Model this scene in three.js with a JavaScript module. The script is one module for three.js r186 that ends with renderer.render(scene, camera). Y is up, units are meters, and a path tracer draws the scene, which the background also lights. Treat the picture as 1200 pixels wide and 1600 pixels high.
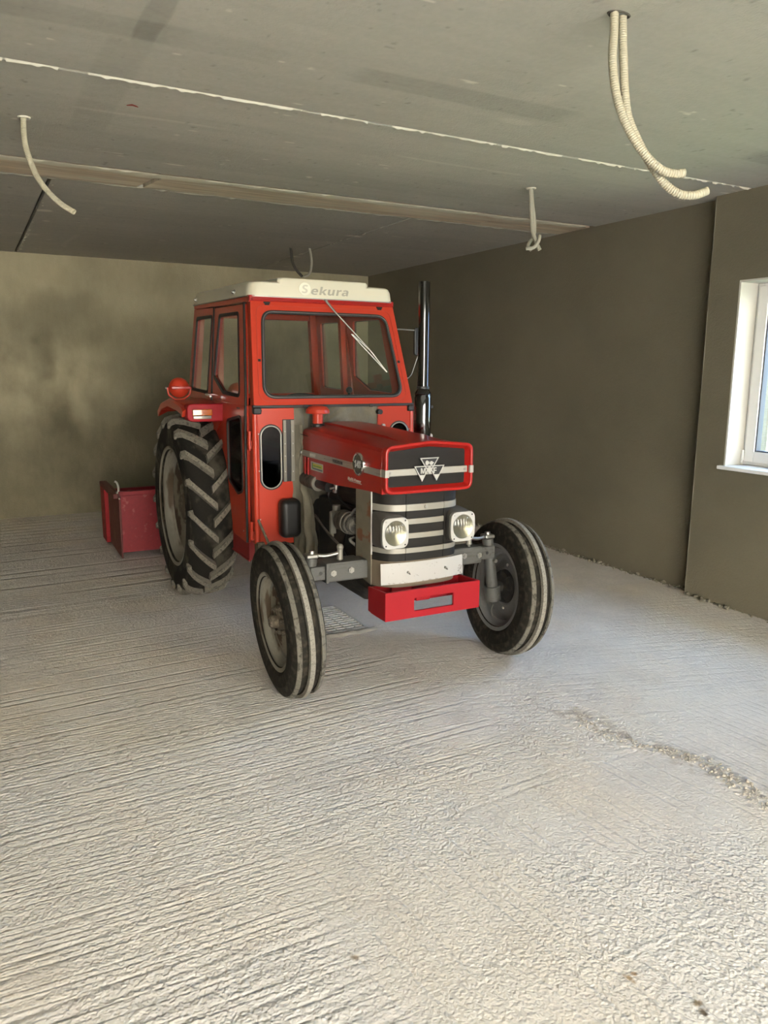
import * as THREE from 'three';
import { RoundedBoxGeometry } from 'three/addons/geometries/RoundedBoxGeometry.js';
import { TextGeometry } from 'three/addons/geometries/TextGeometry.js';
import { FontLoader } from 'three/addons/loaders/FontLoader.js';
import { mergeGeometries, mergeVertices, toCreasedNormals } from 'three/addons/utils/BufferGeometryUtils.js';

// ---------------------------------------------------------------- camera, sky, sun, exposure
const scene = new THREE.Scene();
const camera = new THREE.PerspectiveCamera(67.36, 1200 / 1600, 0.05, 200);
camera.position.set(0, 1.5606, 0);
camera.rotation.order = 'YXZ';
camera.rotation.set(-0.1856, -0.4947, 0.0066);
scene.background = new THREE.Color().setRGB(0.64, 0.93, 1.36);      // clear pale sky
scene.backgroundIntensity = 5.8;
const sun = new THREE.DirectionalLight(new THREE.Color().setRGB(1.0, 0.92, 0.84), 38);
sun.position.set(-6, 14, -9.5);                                     // high, from behind the building: lights only the yard
sun.target.position.set(1, 0, 5);
sun.castShadow = true; sun.shadow.mapSize.set(2048, 2048);
Object.assign(sun.shadow.camera, { left: -16, right: 16, top: 16, bottom: -16, near: 0.5, far: 60 });
scene.add(sun, sun.target);
const renderer = new THREE.WebGLRenderer({ antialias: true });
renderer.toneMapping = THREE.LinearToneMapping;
renderer.toneMappingExposure = 1.95;
renderer.shadowMap.enabled = true;

// ---------------------------------------------------------------- helpers
const V3 = (x, y, z) => new THREE.Vector3(x, y, z);
const V2 = (x, y) => new THREE.Vector2(x, y);
let seed = 1234567;
const rnd = () => { seed = (Math.imul(seed, 1664525) + 1013904223) >>> 0; return seed / 4294967296; };
const PERM = new Float32Array(65536); for (let i = 0; i < 65536; i++) PERM[i] = rnd();
function vn(x, y) {                                                  // value noise 0..1
  const xi = Math.floor(x), yi = Math.floor(y); let fx = x - xi, fy = y - yi;
  fx = fx * fx * (3 - 2 * fx); fy = fy * fy * (3 - 2 * fy);
  const a = xi & 255, b = (xi + 1) & 255, c = (yi & 255) << 8, d = ((yi + 1) & 255) << 8;
  const p = PERM[a | c], q = PERM[b | c], r = PERM[a | d], s = PERM[b | d];
  const t = p + (q - p) * fx; return t + (r + (s - r) * fx - t) * fy;
}
function fbm(x, y, o = 4) { let s = 0, a = 0.5, n = 0; for (let i = 0; i < o; i++) { s += a * vn(x, y); n += a; a *= 0.5; x = x * 2.03 + 17.3; y = y * 2.03 + 9.1; } return s / n; }
const clamp = (v, a = 0, b = 1) => v < a ? a : v > b ? b : v;
const sm = (a, b, v) => { const t = clamp((v - a) / (b - a)); return t * t * (3 - 2 * t); };
const mix = (a, b, t) => a + (b - a) * t;
const toS = (c) => c <= 0.0031308 ? 12.92 * c : 1.055 * Math.pow(c, 1 / 2.4) - 0.055;
// colour texture, fn(u, v) gives linear [r, g, b]
function colorTex(w, h, fn) {
  const d = new Uint8Array(w * h * 4);
  for (let j = 0, k = 0; j < h; j++) for (let i = 0; i < w; i++, k += 4) {
    const c = fn((i + 0.5) / w, (j + 0.5) / h);
    d[k] = 255 * toS(clamp(c[0])); d[k + 1] = 255 * toS(clamp(c[1])); d[k + 2] = 255 * toS(clamp(c[2])); d[k + 3] = 255;
  }
  const t = new THREE.DataTexture(d, w, h); t.colorSpace = THREE.SRGBColorSpace; return fin(t);
}
function floatTex(w, h, fn) {
  const d = new Float32Array(w * h * 4);
  for (let j = 0, k = 0; j < h; j++) for (let i = 0; i < w; i++, k += 4) { const c = fn((i + 0.5) / w, (j + 0.5) / h); d[k] = d[k + 1] = d[k + 2] = c; d[k + 3] = 1; }
  return fin(new THREE.DataTexture(d, w, h, THREE.RGBAFormat, THREE.FloatType));
}
function fin(t) { t.wrapS = t.wrapT = THREE.RepeatWrapping; t.magFilter = THREE.LinearFilter; t.minFilter = THREE.LinearFilter; t.needsUpdate = true; return t; }
const lin = (r, g, b) => new THREE.Color().setRGB(r, g, b);
const mat = (c, roughness = 0.6, metalness = 0, more = {}) => new THREE.MeshStandardMaterial({ color: Array.isArray(c) ? lin(...c) : c, roughness, metalness, ...more });
const phys = (c, roughness, metalness, more = {}) => new THREE.MeshPhysicalMaterial({ color: Array.isArray(c) ? lin(...c) : c, roughness, metalness, ...more });

const used = {};
const numbered = (n) => { const k = used[n] = (used[n] ?? -1) + 1; return k ? n + '_' + String(k).padStart(3, '0') : n; };
function put(name, geo, material, parent, label) {                   // one named mesh under its parent
  const m = new THREE.Mesh(Array.isArray(geo) ? join(geo) : geo, material);
  m.name = parent === scene ? numbered(name) : name; m.castShadow = m.receiveShadow = true;
  if (label) m.userData.label = label;
  parent.add(m); return m;
}
function thing(name, label, category, group) {
  const g = new THREE.Group(); g.name = numbered(name); g.userData = { label, category };
  if (group) g.userData.group = group;
  scene.add(g); return g;
}
function struct(name, geo, material, parent = scene) { const m = put(name, geo, material, parent); m.name = name; if (parent === scene) m.userData.kind = 'structure'; return m; }
function join(list) {
  const gs = list.map((g) => { const n = g.index ? g.toNonIndexed() : g.clone(); for (const k of Object.keys(n.attributes)) if (!['position', 'normal', 'uv'].includes(k)) n.deleteAttribute(k);
    if (!n.attributes.uv) n.setAttribute('uv', new THREE.BufferAttribute(new Float32Array(n.attributes.position.count * 2), 2)); return n; });
  return mergeGeometries(gs);
}
function box(x0, x1, y0, y1, z0, z1, r = 0, s = 2) {
  const w = Math.abs(x1 - x0), h = Math.abs(y1 - y0), d = Math.abs(z1 - z0);
  const g = r ? new RoundedBoxGeometry(w, h, d, s, Math.min(r, w / 2 - 1e-4, h / 2 - 1e-4, d / 2 - 1e-4)) : new THREE.BoxGeometry(w, h, d);
  g.translate((x0 + x1) / 2, (y0 + y1) / 2, (z0 + z1) / 2); return g;
}
function cyl(a, b, r0, r1 = r0, seg = 20, open = false) {            // from point a (radius r0) to point b (radius r1)
  const d = b.clone().sub(a), g = new THREE.CylinderGeometry(r1, r0, d.length(), seg, 1, open);
  g.applyQuaternion(new THREE.Quaternion().setFromUnitVectors(V3(0, 1, 0), d.clone().normalize()));
  const c = a.clone().add(b).multiplyScalar(0.5); g.translate(c.x, c.y, c.z); return g;
}
const tube = (pts, r, seg = 40, rad = 8, closed = false, tension = 0.5) => new THREE.TubeGeometry(new THREE.CatmullRomCurve3(pts.map((p) => p.isVector3 ? p : V3(...p)), closed, 'catmullrom', tension), seg, r, rad, closed);
function polyline(pts, r, rad = 8) { const p = new THREE.CurvePath(), q = pts.map((a) => V3(...a)); for (let i = 1; i < q.length; i++) p.add(new THREE.LineCurve3(q[i - 1], q[i])); return new THREE.TubeGeometry(p, (pts.length - 1) * 4, r, rad, false); }
const sphere = (x, y, z, r, sx = 1, sy = 1, sz = 1, a = 24, b = 16) => { const g = new THREE.SphereGeometry(r, a, b); g.scale(sx, sy, sz); g.translate(x, y, z); return g; };
// lathe round the x axis: list of [radius, x]
function latheX(pts, seg = 48, crease = 0.7) { let g = new THREE.LatheGeometry(pts.map(([r, a]) => V2(r, a)), seg); g.rotateZ(-Math.PI / 2); return crease ? toCreasedNormals(g, crease) : g; }
function roundPoly(pts, r, n = 5) {                                  // polygon with rounded corners
  const out = [], N = pts.length;
  for (let i = 0; i < N; i++) {
    const p = V2(...pts[i]), a = V2(...pts[(i + N - 1) % N]), b = V2(...pts[(i + 1) % N]);
    const rr = Array.isArray(r) ? r[i] : r, da = a.clone().sub(p), db = b.clone().sub(p);
    const t = Math.min(rr / Math.tan(Math.acos(clamp(da.clone().normalize().dot(db.clone().normalize()), -0.9999, 0.9999)) / 2), da.length() * 0.48, db.length() * 0.48);
    const s = p.clone().add(da.normalize().multiplyScalar(t)), e = p.clone().add(db.normalize().multiplyScalar(t));
    for (let k = 0; k <= n; k++) { const u = k / n; out.push([(1 - u) * (1 - u) * s.x + 2 * u * (1 - u) * p.x + u * u * e.x, (1 - u) * (1 - u) * s.y + 2 * u * (1 - u) * p.y + u * u * e.y]); }
  }
  return out;
}
function inset(pts, d) {                                             // moves every edge inwards by d
  let area = 0; const N = pts.length; for (let i = 0; i < N; i++) { const [x, y] = pts[i], [u, v] = pts[(i + 1) % N]; area += x * v - u * y; }
  const s = area > 0 ? 1 : -1;
  return pts.map((p, i) => {
    const a = pts[(i + N - 1) % N], b = pts[(i + 1) % N];
    let u = V2(p[0] - a[0], p[1] - a[1]).normalize(), v = V2(b[0] - p[0], b[1] - p[1]).normalize();
    const n1 = V2(-u.y * s, u.x * s), n2 = V2(-v.y * s, v.x * s), m = n1.clone().add(n2), k = d / Math.max(0.2, 1 + n1.dot(n2));
    return [p[0] + m.x * k, p[1] + m.y * k];
  });
}
const shape = (pts, holes = []) => { const s = new THREE.Shape(pts.map((p) => V2(...p))); for (const h of holes) s.holes.push(new THREE.Path(h.map((p) => V2(...p)))); return s; };
function extr(pts, depth, { holes = [], bevel = 0, seg = 2 } = {}) { return new THREE.ExtrudeGeometry(shape(pts, holes), { depth: Math.max(depth - 2 * bevel, 1e-4), bevelEnabled: bevel > 0, bevelThickness: bevel, bevelSize: bevel, bevelOffset: -bevel, bevelSegments: seg, steps: 1, curveSegments: 8 }).translate(0, 0, bevel); }
const sideM = new THREE.Matrix4().makeBasis(V3(0, 0, 1), V3(0, 1, 0), V3(-1, 0, 0));
const toSide = (g) => g.applyMatrix4(sideM);                         // shape (z, y), depth goes to -x
function warp(g, fn) { const p = g.attributes.position, v = V3(0, 0, 0); for (let i = 0; i < p.count; i++) { v.fromBufferAttribute(p, i); fn(v); p.setXYZ(i, v.x, v.y, v.z); } g.computeVertexNormals(); return g; }
function mirrorX(g) {
  if (Array.isArray(g)) g = join(g);
  const n = g.index ? g.toNonIndexed() : g.clone(); n.scale(-1, 1, 1);
  for (const a of Object.values(n.attributes)) { const s = a.itemSize, t = a.array; for (let i = 0; i < a.count; i += 3) for (let k = 0; k < s; k++) { const q = t[(i + 1) * s + k]; t[(i + 1) * s + k] = t[(i + 2) * s + k]; t[(i + 2) * s + k] = q; } }
  return n;
}
// closed sections of equal length, joined to a solid
function loft(sections, capA = true, capB = true, crease = 0.6, closed = true) {
  const pos = [], N = sections[0].length;
  const q = (a, b, c) => pos.push(...a, ...b, ...c);
  for (let i = 0; i + 1 < sections.length; i++) for (let j = 0; j < (closed ? N : N - 1); j++) {
    const a = sections[i][j], b = sections[i][(j + 1) % N], c = sections[i + 1][j], d = sections[i + 1][(j + 1) % N]; q(a, b, d); q(a, d, c);
  }
  const cap = (s, flip) => { const c = [0, 1, 2].map((k) => s.reduce((t, p) => t + p[k], 0) / N); for (let j = 0; j < N; j++) flip ? q(c, s[(j + 1) % N], s[j]) : q(c, s[j], s[(j + 1) % N]); };
  if (capA) cap(sections[0], true); if (capB) cap(sections[sections.length - 1], false);
  const g = new THREE.BufferGeometry(); g.setAttribute('position', new THREE.Float32BufferAttribute(pos, 3));
  g.setAttribute('uv', new THREE.Float32BufferAttribute(new Float32Array(pos.length / 3 * 2), 2));
  return toCreasedNormals(g, crease);
}
function grid(nu, nv, fn) {                                          // open sheet from fn(u, v) -> [x, y, z]
  const g = new THREE.PlaneGeometry(1, 1, nu, nv), p = g.attributes.position;
  for (let i = 0; i < p.count; i++) p.setXYZ(i, ...fn(p.getX(i) + 0.5, p.getY(i) + 0.5));
  g.computeVertexNormals(); return g;
}
function boxUV(g, k = 1, u0 = 0, v0 = 0) {                           // uv in metres by the direction of each face
  if (g.index) g = g.toNonIndexed();
  const p = g.attributes.position, n = g.attributes.normal, u = new Float32Array(p.count * 2);
  for (let i = 0; i < p.count; i++) {
    const ax = Math.abs(n.getX(i)), ay = Math.abs(n.getY(i)), az = Math.abs(n.getZ(i));
    const [a, b] = ay >= ax && ay >= az ? [p.getX(i), p.getZ(i)] : ax >= az ? [p.getZ(i), p.getY(i)] : [p.getX(i), p.getY(i)];
    u[2 * i] = (a - u0) * k; u[2 * i + 1] = (b - v0) * k;
  }
  g.setAttribute('uv', new THREE.BufferAttribute(u, 2)); return g;
}
const fontBold = await new FontLoader().loadAsync('fonts/droid/droid_sans_bold.typeface.json');
const fontReg = await new FontLoader().loadAsync('fonts/droid/droid_sans_regular.typeface.json');
function textGeo(s, size, font = fontBold, slant = 0, stretch = 1, depth = 0.002) {   // centred on x and y, facing +z
  const g = new TextGeometry(s, { font, size, depth, curveSegments: 3, bevelEnabled: false });
  g.scale(stretch, 1, 1); if (slant) g.applyMatrix4(new THREE.Matrix4().makeShear(0, 0, slant, 0, 0, 0));
  g.computeBoundingBox(); const b = g.boundingBox; g.translate(-(b.min.x + b.max.x) / 2, -(b.min.y + b.max.y) / 2, 0); return g;
}
// ---------------------------------------------------------------- the room shell
const XL = -2.6, XR = 4.453, XP = 4.36, ZB = -8.704, ZF = 3.0, HC = 2.659, ZP = -3.6;

// floor: brushed rough concrete, one height function in metres
function ridges(x, z, dirx, dirz, period, sd) {                      // broom strokes running along (dirx, dirz)
  const a = x * dirx + z * dirz, b = -x * dirz + z * dirx;
  const w = b + 0.020 * (fbm(a * 0.9 + sd, b * 1.7, 2) - 0.5) + 0.008 * (vn(a * 5 + sd, b * 6) - 0.5);
  const t = w / period, k = Math.floor(t), f = t - k;
  const amp = sm(0.30, 0.62, vn(a * 0.8 + k * 7.31 + sd, k * 3.17)) * (0.45 + 0.55 * vn(a * 9 + sd, k * 1.7));
  const g = Math.abs(f - 0.5) * 2, groove = Math.exp(-g * g * 9), berm = Math.exp(-Math.pow((f - 0.80) * 5.2, 2));
  return amp * (0.45 * berm - groove);                                // a narrow groove with a low berm beside it
}
function floorH(x, z) {
  const warpX = 0.5 * (fbm(x * 0.8, z * 0.8, 2) - 0.5);
  const zoneB = sm(-2.35, -1.75, z + 0.45 * (fbm(x * 1.3, z * 1.3, 2) - 0.5)) * sm(0.55, 1.05, x + warpX);   // strokes along z near the door
  const zoneC = (1 - zoneB) * sm(1.75, 2.3, x + warpX);
  const zoneA = (1 - zoneB) * (1 - zoneC);
  const patch = fbm(x * 2.1 + 4, z * 2.1, 3);
  const rough = sm(0.36, 0.66, patch);
  let h = 0;
  if (zoneA > 0.01) h += zoneA * (0.0027 + 0.0017 * sm(-2.2, -3.4, z)) * (1 - 0.35 * rough) * ridges(x, z, 0.9995, -0.03, 0.050, 3);
  h += 0.011 * sm(-4.6, -6.0, z) * ridges(x, z, 0.998, -0.05, 0.145, 55);
  if (zoneA > 0.01) h += zoneA * 0.0016 * ridges(x, z, 0.998, 0.05, 0.023, 9);
  if (zoneC > 0.01) h += zoneC * 0.0016 * ridges(x, z, 0.955, 0.296, 0.060, 21) + zoneC * 0.0008 * ridges(x, z, 0.90, 0.43, 0.028, 31) + zoneC * 0.0022 * (fbm(x * 70 + 3, z * 80, 3) - 0.5);
  if (zoneB > 0.01) h += zoneB * 0.0030 * (1 - 0.4 * rough) * ridges(x, z, 0.10, 0.995, 0.045, 41);
  const g1 = fbm(x * 135, z * 150, 3), g2 = vn(x * 260, z * 260), g3 = fbm(x * 42 + 5, z * 52, 2);
  const crust = sm(0.52, 0.66, fbm(x * 95 + 31, z * 95, 2));                                                   // torn crumbs standing proud
  h += (0.0024 + 0.0013 * rough) * (g1 - 0.5) + 0.0008 * (g2 - 0.5) + (0.0011 + 0.0015 * rough) * (g3 - 0.5) + (0.0003 + 0.0009 * rough) * crust;
  const rub = Math.abs((x - 2.364) - (z + 2.375) * 0.194 - 0.05 * Math.sin(z * 9));                          // crumbly seam
  if (z > -2.6 && z < -0.9 && rub < 0.12) h += (1 - sm(0.02, 0.11, rub)) * sm(-2.6, -2.3, z) * 0.017 * (fbm(x * 30, z * 30, 3) - 0.42);
  const e = Math.abs((z + 1.291) - 0.0) + (x < 1.40 || x > 1.62 ? 1 : 0); if (e < 0.010) h += 0.0016 * (1 - e / 0.010);
  return h;
}
const spots = [[1.484, -1.065, 0.013, [0.12, 0.09, 0.06]], [1.49, -1.09, 0.010, [0.25, 0.19, 0.12]], [1.402, -1.228, 0.014, [0.36, 0.25, 0.14]], [1.42, -1.235, 0.008, [0.3, 0.2, 0.12]], [0.80, -1.63, 0.012, [0.40, 0.32, 0.24]]];
function floorC(x, z) {
  const a = fbm(x * 1.1 + 8, z * 1.1 + 2, 4), b = fbm(x * 7, z * 7, 3), c = vn(x * 90, z * 90), dust = sm(0.42, 0.62, fbm(x * 3.1 + 30, z * 2.2, 4));
  let r = 0.700, g = 0.655, bl = 0.612;
  const t = 1 + 0.16 * (a - 0.5) + 0.20 * (b - 0.5) + 0.12 * (c - 0.5);
  r *= t; g *= t; bl *= t;
  const pink = sm(0.5, 0.72, fbm(x * 1.6 + 51, z * 1.6 + 12, 3)) * 0.6; r *= 1 + 0.05 * pink; bl *= 1 - 0.10 * pink;
  r = mix(r, 0.77, dust * 0.35); g = mix(g, 0.745, dust * 0.35); bl = mix(bl, 0.70, dust * 0.35);
  const rub = Math.abs((x - 2.364) - (z + 2.375) * 0.194);
  if (z > -2.6 && z < -0.9 && rub < 0.10) { const k = (1 - sm(0.02, 0.1, rub)) * sm(0.45, 0.6, fbm(x * 25, z * 25, 2)) * 0.5; r = mix(r, 0.36, k); g = mix(g, 0.29, k); bl = mix(bl, 0.21, k); }
  for (const [sx, sz, sr, sc] of spots) { const d = Math.hypot(x - sx, z - sz) / sr + 1.5 * (fbm(x * 90, z * 90, 2) - 0.5); if (d < 1.3) { const k = 1 - sm(0.5, 1.3, d); r = mix(r, sc[0], k); g = mix(g, sc[1], k); bl = mix(bl, sc[2], k); } }
  return [r, g, bl];
}
function floorMat(x0, x1, z0, z1, w, h) {
  const at = (fn) => (u, v) => fn(x0 + u * (x1 - x0), z1 + v * (z0 - z1));
  return mat(0xffffff, 0.95, 0, { map: colorTex(w >> 1, h >> 1, at(floorC)), bumpMap: floatTex(w, h, at((x, z) => 0.5 + floorH(x, z) / 0.04)), bumpScale: 0.04 });
}
const ZN = -4.55, ZC = -0.75, X0N = -0.25;
const mats = [floorMat(X0N, XR, ZN, ZC, 2048, 1656), floorMat(X0N, XR, ZB, ZN, 1536, 1356), mat([0.715, 0.675, 0.605], 0.95)];
const DX0 = 1.54, DX1 = 2.045, DZ0 = -4.47, DZ1 = -3.985;             // drain pit
const rects = [
  [X0N, DX0, ZN, ZC, 0], [DX1, XR, ZN, ZC, 0], [DX0, DX1, ZN, DZ0, 0], [DX0, DX1, DZ1, ZC, 0],
  [X0N, XR, ZB, ZN, 1], [XL, X0N, ZB, ZC, 2], [XL, XR, ZC, ZF + 0.3, 2]];
{
  const R = [[X0N, XR, ZN, ZC], [X0N, XR, ZB, ZN], [0, 1, 0, 1]], g = new THREE.BufferGeometry(), pos = [], nor = [], uv = [];
  rects.forEach(([x0, x1, z0, z1, m], i) => {
    const [a, b, c, d] = R[m];
    for (const [x, z] of [[x0, z0], [x0, z1], [x1, z1], [x0, z0], [x1, z1], [x1, z0]]) { pos.push(x, 0, z); nor.push(0, 1, 0); uv.push((x - a) / (b - a), (d - z) / (d - c)); }
    g.addGroup(i * 6, 6, m);
  });
  // thickness of the slab below its surface
  let n = rects.length * 6;
  for (const s of [box(XL, DX0, -0.25, -0.001, ZB, ZF + 0.3), box(DX1, XR, -0.25, -0.001, ZB, ZF + 0.3), box(DX0, DX1, -0.25, -0.001, ZB, DZ0), box(DX0, DX1, -0.25, -0.001, DZ1, ZF + 0.3), box(DX0, DX1, -0.30, -0.25, DZ0, DZ1)]) {
    const q = s.toNonIndexed(); pos.push(...q.attributes.position.array); nor.push(...q.attributes.normal.array); uv.push(...q.attributes.uv.array); g.addGroup(n, q.attributes.position.count, 2); n += q.attributes.position.count;
  }
  g.setAttribute('position', new THREE.Float32BufferAttribute(pos, 3)); g.setAttribute('normal', new THREE.Float32BufferAttribute(nor, 3)); g.setAttribute('uv', new THREE.Float32BufferAttribute(uv, 2));
  struct('floor', g, mats);
}

// plaster
const PL = [0.300, 0.270, 0.200], PLdry = [0.50, 0.450, 0.298], PLwetShade = [0.165, 0.147, 0.094];  // wet tone also lowered to deepen the shadow behind the tractor
const lerp3 = (a, b, t) => [mix(a[0], b[0], t), mix(a[1], b[1], t), mix(a[2], b[2], t)];
const plasterBump = floatTex(512, 512, (u, v) => 0.5 + 0.5 * (fbm(u * 160, v * 160, 3) - 0.5) + 0.6 * (fbm(u * 9, v * 14, 3) - 0.5));
// back wall: half-dried render, pale patches with scalloped trowel outlines, plus painted tractor shade at lower right
function blob(x, y, cx, cy, rx, ry, soft, sd) { const d = Math.hypot((x - cx) / rx, (y - cy) / ry) + 0.55 * (fbm(x * 3.2 + sd, y * 3.2, 4) - 0.5); return 1 - sm(1 - soft, 1 + soft, d); }
const backTex = colorTex(1024, 512, (u, v) => {
  const x = XL + u * (XR - XL), y = v * HC;
  const wx = x + 0.10 * (fbm(x * 4, y * 4, 4) - 0.5), wy = y + 0.10 * (fbm(x * 4 + 20, y * 4, 4) - 0.5);
  const cl = fbm(wx * 2.3 + 3, wy * 2.0, 5), fine = fbm(wx * 8, wy * 6, 4);
  let dry = 0.30 + 0.50 * (cl - 0.5);
  const top = y - 0.13 * Math.abs(Math.sin(x * 2.1 + 0.6)) + 0.22 * (fbm(x * 1.9, 7.7, 4) - 0.5);              // scalloped edge of the dry band
  dry += 0.42 * sm(1.80, 2.16, top);
  dry = mix(dry, 0.30, 0.70 * blob(wx, wy, 0.98, 2.10, 0.34, 0.22, 0.30, 1));
  dry = mix(dry, 0.36, 0.55 * blob(wx, wy, 0.50, 1.97, 0.40, 0.15, 0.35, 5));
  dry += 0.50 * blob(wx, wy, 1.02, 1.52, 0.26, 0.36, 0.75, 9) * (0.55 + 0.9 * fine);
  dry += 0.30 * blob(wx, wy, 1.06, 1.15, 0.08, 0.24, 0.8, 12);
  dry += 0.40 * blob(wx, wy, 0.40, 1.35, 0.34, 0.50, 0.8, 21) * (0.5 + fine);
  dry += 0.20 * blob(wx, wy, 1.85, 1.95, 0.45, 0.35, 0.8, 31) + 0.22 * blob(wx, wy, 1.52, 1.30, 0.26, 0.16, 0.8, 41);
  dry -= 0.24 * blob(wx, wy, 0.73, 1.66, 0.09, 0.28, 0.6, 61) + 0.24 * blob(wx, wy, 0.87, 1.12, 0.11, 0.2, 0.5, 71);
  dry -= 0.16 * sm(1.10, 0.92, y + 0.25 * (fbm(x * 2.4, 3.3, 3) - 0.5));
  dry -= 0.22 * sm(1.35, 1.75, x + 0.3 * (fbm(y * 2, 2, 2) - 0.5)) * sm(2.2, 1.6, y);  // painted shade: darkens the render where the tractor's shadow falls
  dry += 0.16 * (fine - 0.5) + 0.10 * (fbm(x * 30, y * 8, 3) - 0.5) + 0.05 * (vn(x * 120, y * 120) - 0.5);
  return lerp3(PLwetShade, PLdry, clamp(dry));
});
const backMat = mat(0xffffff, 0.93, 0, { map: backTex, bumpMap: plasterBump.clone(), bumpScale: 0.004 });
backMat.bumpMap.repeat.set(6, 2.6); fin(backMat.bumpMap);
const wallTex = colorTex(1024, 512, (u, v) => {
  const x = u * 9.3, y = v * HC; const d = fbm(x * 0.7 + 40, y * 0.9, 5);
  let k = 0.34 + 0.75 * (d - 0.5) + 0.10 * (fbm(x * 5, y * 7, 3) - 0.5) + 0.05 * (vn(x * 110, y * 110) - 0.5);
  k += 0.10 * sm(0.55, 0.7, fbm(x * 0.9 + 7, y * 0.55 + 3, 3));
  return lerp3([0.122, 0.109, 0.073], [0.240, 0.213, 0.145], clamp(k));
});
const wallMat = mat(0xffffff, 0.93, 0, { map: wallTex, bumpMap: plasterBump.clone(), bumpScale: 0.003 });
wallMat.bumpMap.repeat.set(9, 2.6); fin(wallMat.bumpMap);
function unitUV(g, fu, fv) { const p = g.attributes.position, u = g.attributes.uv; for (let i = 0; i < p.count; i++) u.setXY(i, fu(p.getX(i), p.getY(i), p.getZ(i)), fv(p.getX(i), p.getY(i), p.getZ(i))); return g; }
const T = 0.3;
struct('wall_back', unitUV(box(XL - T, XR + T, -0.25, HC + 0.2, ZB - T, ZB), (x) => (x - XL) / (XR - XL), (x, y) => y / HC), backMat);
const sideUV = (g) => unitUV(g, (x, y, z) => (z - ZB) / 9.3 + (x < 1 ? 0.37 : 0), (x, y, z) => y / HC);
// right wall: the far bay is set back, the bay with the window stands forward
const WZ0 = -3.373, WZ1 = -1.95, WY0 = 0.94, WY1 = 2.118;             // window opening
const XO = 4.78;                                                     // outer face
struct('wall_right', sideUV(join([box(XR, XO, -0.25, HC + 0.2, ZB, ZP),
  box(XP, XO, -0.25, HC + 0.2, ZP, WZ0), box(XP, XO, -0.25, HC + 0.2, WZ1, ZF + 0.3),
  box(XP, XO, -0.25, WY0, WZ0, WZ1), box(XP, XO, WY1, HC + 0.2, WZ0, WZ1)])), wallMat);
// a thin bead of render along the arris where the bay steps forward
const arris = []; for (let k = 0; k <= 40; k++) arris.push([XP + 0.004 + 0.002 * vn(k * 0.7, 3), k / 40 * HC, ZP + 0.003 + 0.002 * vn(k * 0.6, 9)]);
const wallR = scene.getObjectByName('wall_right');
put('corner_bead', tube(arris, 0.006, 80, 6), mat([0.34, 0.31, 0.24], 0.95), wallR);
struct('wall_left', sideUV(box(XL - T, XL, -0.25, HC + 0.2, ZB, ZF + 0.3)), wallMat);
// front wall behind the camera: a wide garage door opening
const GX0 = -2.2, GX1 = 3.5, GH = 2.35;
struct('wall_front', sideUV(join([box(XL - T, GX0, -0.25, HC + 0.2, ZF, ZF + T), box(GX1, XO, -0.25, HC + 0.2, ZF, ZF + T), box(GX0, GX1, GH, HC + 0.2, ZF, ZF + T)])), wallMat);

// ceiling: precast concrete slabs, grouted joints and a strip of formwork boards
const ceilTex = colorTex(1024, 1024, (u, v) => {
  const x = XL + u * (XR - XL), z = ZB + v * (ZF + 0.3 - ZB);
  let k = 1 + 0.20 * (fbm(x * 0.8, z * 0.8, 5) - 0.5) + 0.10 * (fbm(x * 2.5, z * 22, 3) - 0.5) + 0.08 * (vn(x * 70, z * 70) - 0.5);
  // damp traces of the props and formwork sheets
  const band = (t, c, w) => 1 - sm(w * 0.75, w, Math.abs(t - c + 0.03 * (fbm(x * 4, z * 4, 2) - 0.5)));
  k -= 0.17 * band(z, -2.86, 0.09) * sm(0.3, 0.5, fbm(x * 1.7, 4, 3)) + 0.22 * band(x, 0.63, 0.045) * sm(-3.0, -2.9, z) + 0.09 * band(x, 0.60, 0.09) * sm(-2.9, -3.0, z) * sm(-4.2, -4.0, z);
  k -= 0.07 * band(z, -4.3, 0.25) + 0.08 * band(z, -6.2, 0.4) * sm(0.35, 0.6, fbm(x, z * 0.5 + 4, 3));
  k += 0.16 * (1 - sm(0.008, 0.02, Math.abs(z + 3.78 + 0.01 * Math.sin(x * 3)))) * sm(0.45, 0.55, fbm(x * 1.2 + 3, 2, 2)) + 0.05 * band(z, -3.55, 0.14);
  k += 0.10 * (1 - sm(0.01, 0.03, Math.abs(x - 0.93 - 0.02 * Math.sin(z * 5)))) * sm(0.4, 0.7, vn(x * 3, z * 6)) * sm(-5.2, -5.4, z);
  const pit = vn(x * 55 + 9, z * 55) * vn(x * 23, z * 23); if (pit > 0.66) k -= 0.25 * sm(0.66, 0.8, pit);
  const fl = vn(x * 17, z * 60) * vn(x * 6 + 3, z * 9); if (fl > 0.74) k += 0.5 * sm(0.74, 0.85, fl);
  const s = blob(x, z, 2.3, -3.02, 0.10, 0.035, 0.3, 4) * 0.14 + blob(x, z, 2.2, -2.55, 0.10, 0.3, 0.4, 7) * 0.06; k += s;
  for (const [sx, sz, rx, rz] of [[0.61, -6.32, 0.06, 0.05], [0.56, -7.46, 0.11, 0.02], [3.02, -6.16, 0.10, 0.04], [3.03, -7.58, 0.08, 0.03], [0.66, -6.75, 0.03, 0.02], [1.83, -2.71, 0.05, 0.012], [1.12, -4.55, 0.06, 0.012]]) k += 0.55 * (1 - sm(0.5, 1.1, Math.hypot((x - sx) / rx, (z - sz) / rz) + 0.8 * (fbm(x * 25, z * 25, 3) - 0.5)));   // plaster smears
  return [0.430 * k, 0.405 * k, 0.335 * k];
});
const ceilMat = mat(0xffffff, 0.9, 0, { map: ceilTex, bumpMap: plasterBump.clone(), bumpScale: 0.003 });
ceilMat.bumpMap.repeat.set(7, 10); fin(ceilMat.bumpMap);
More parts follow.
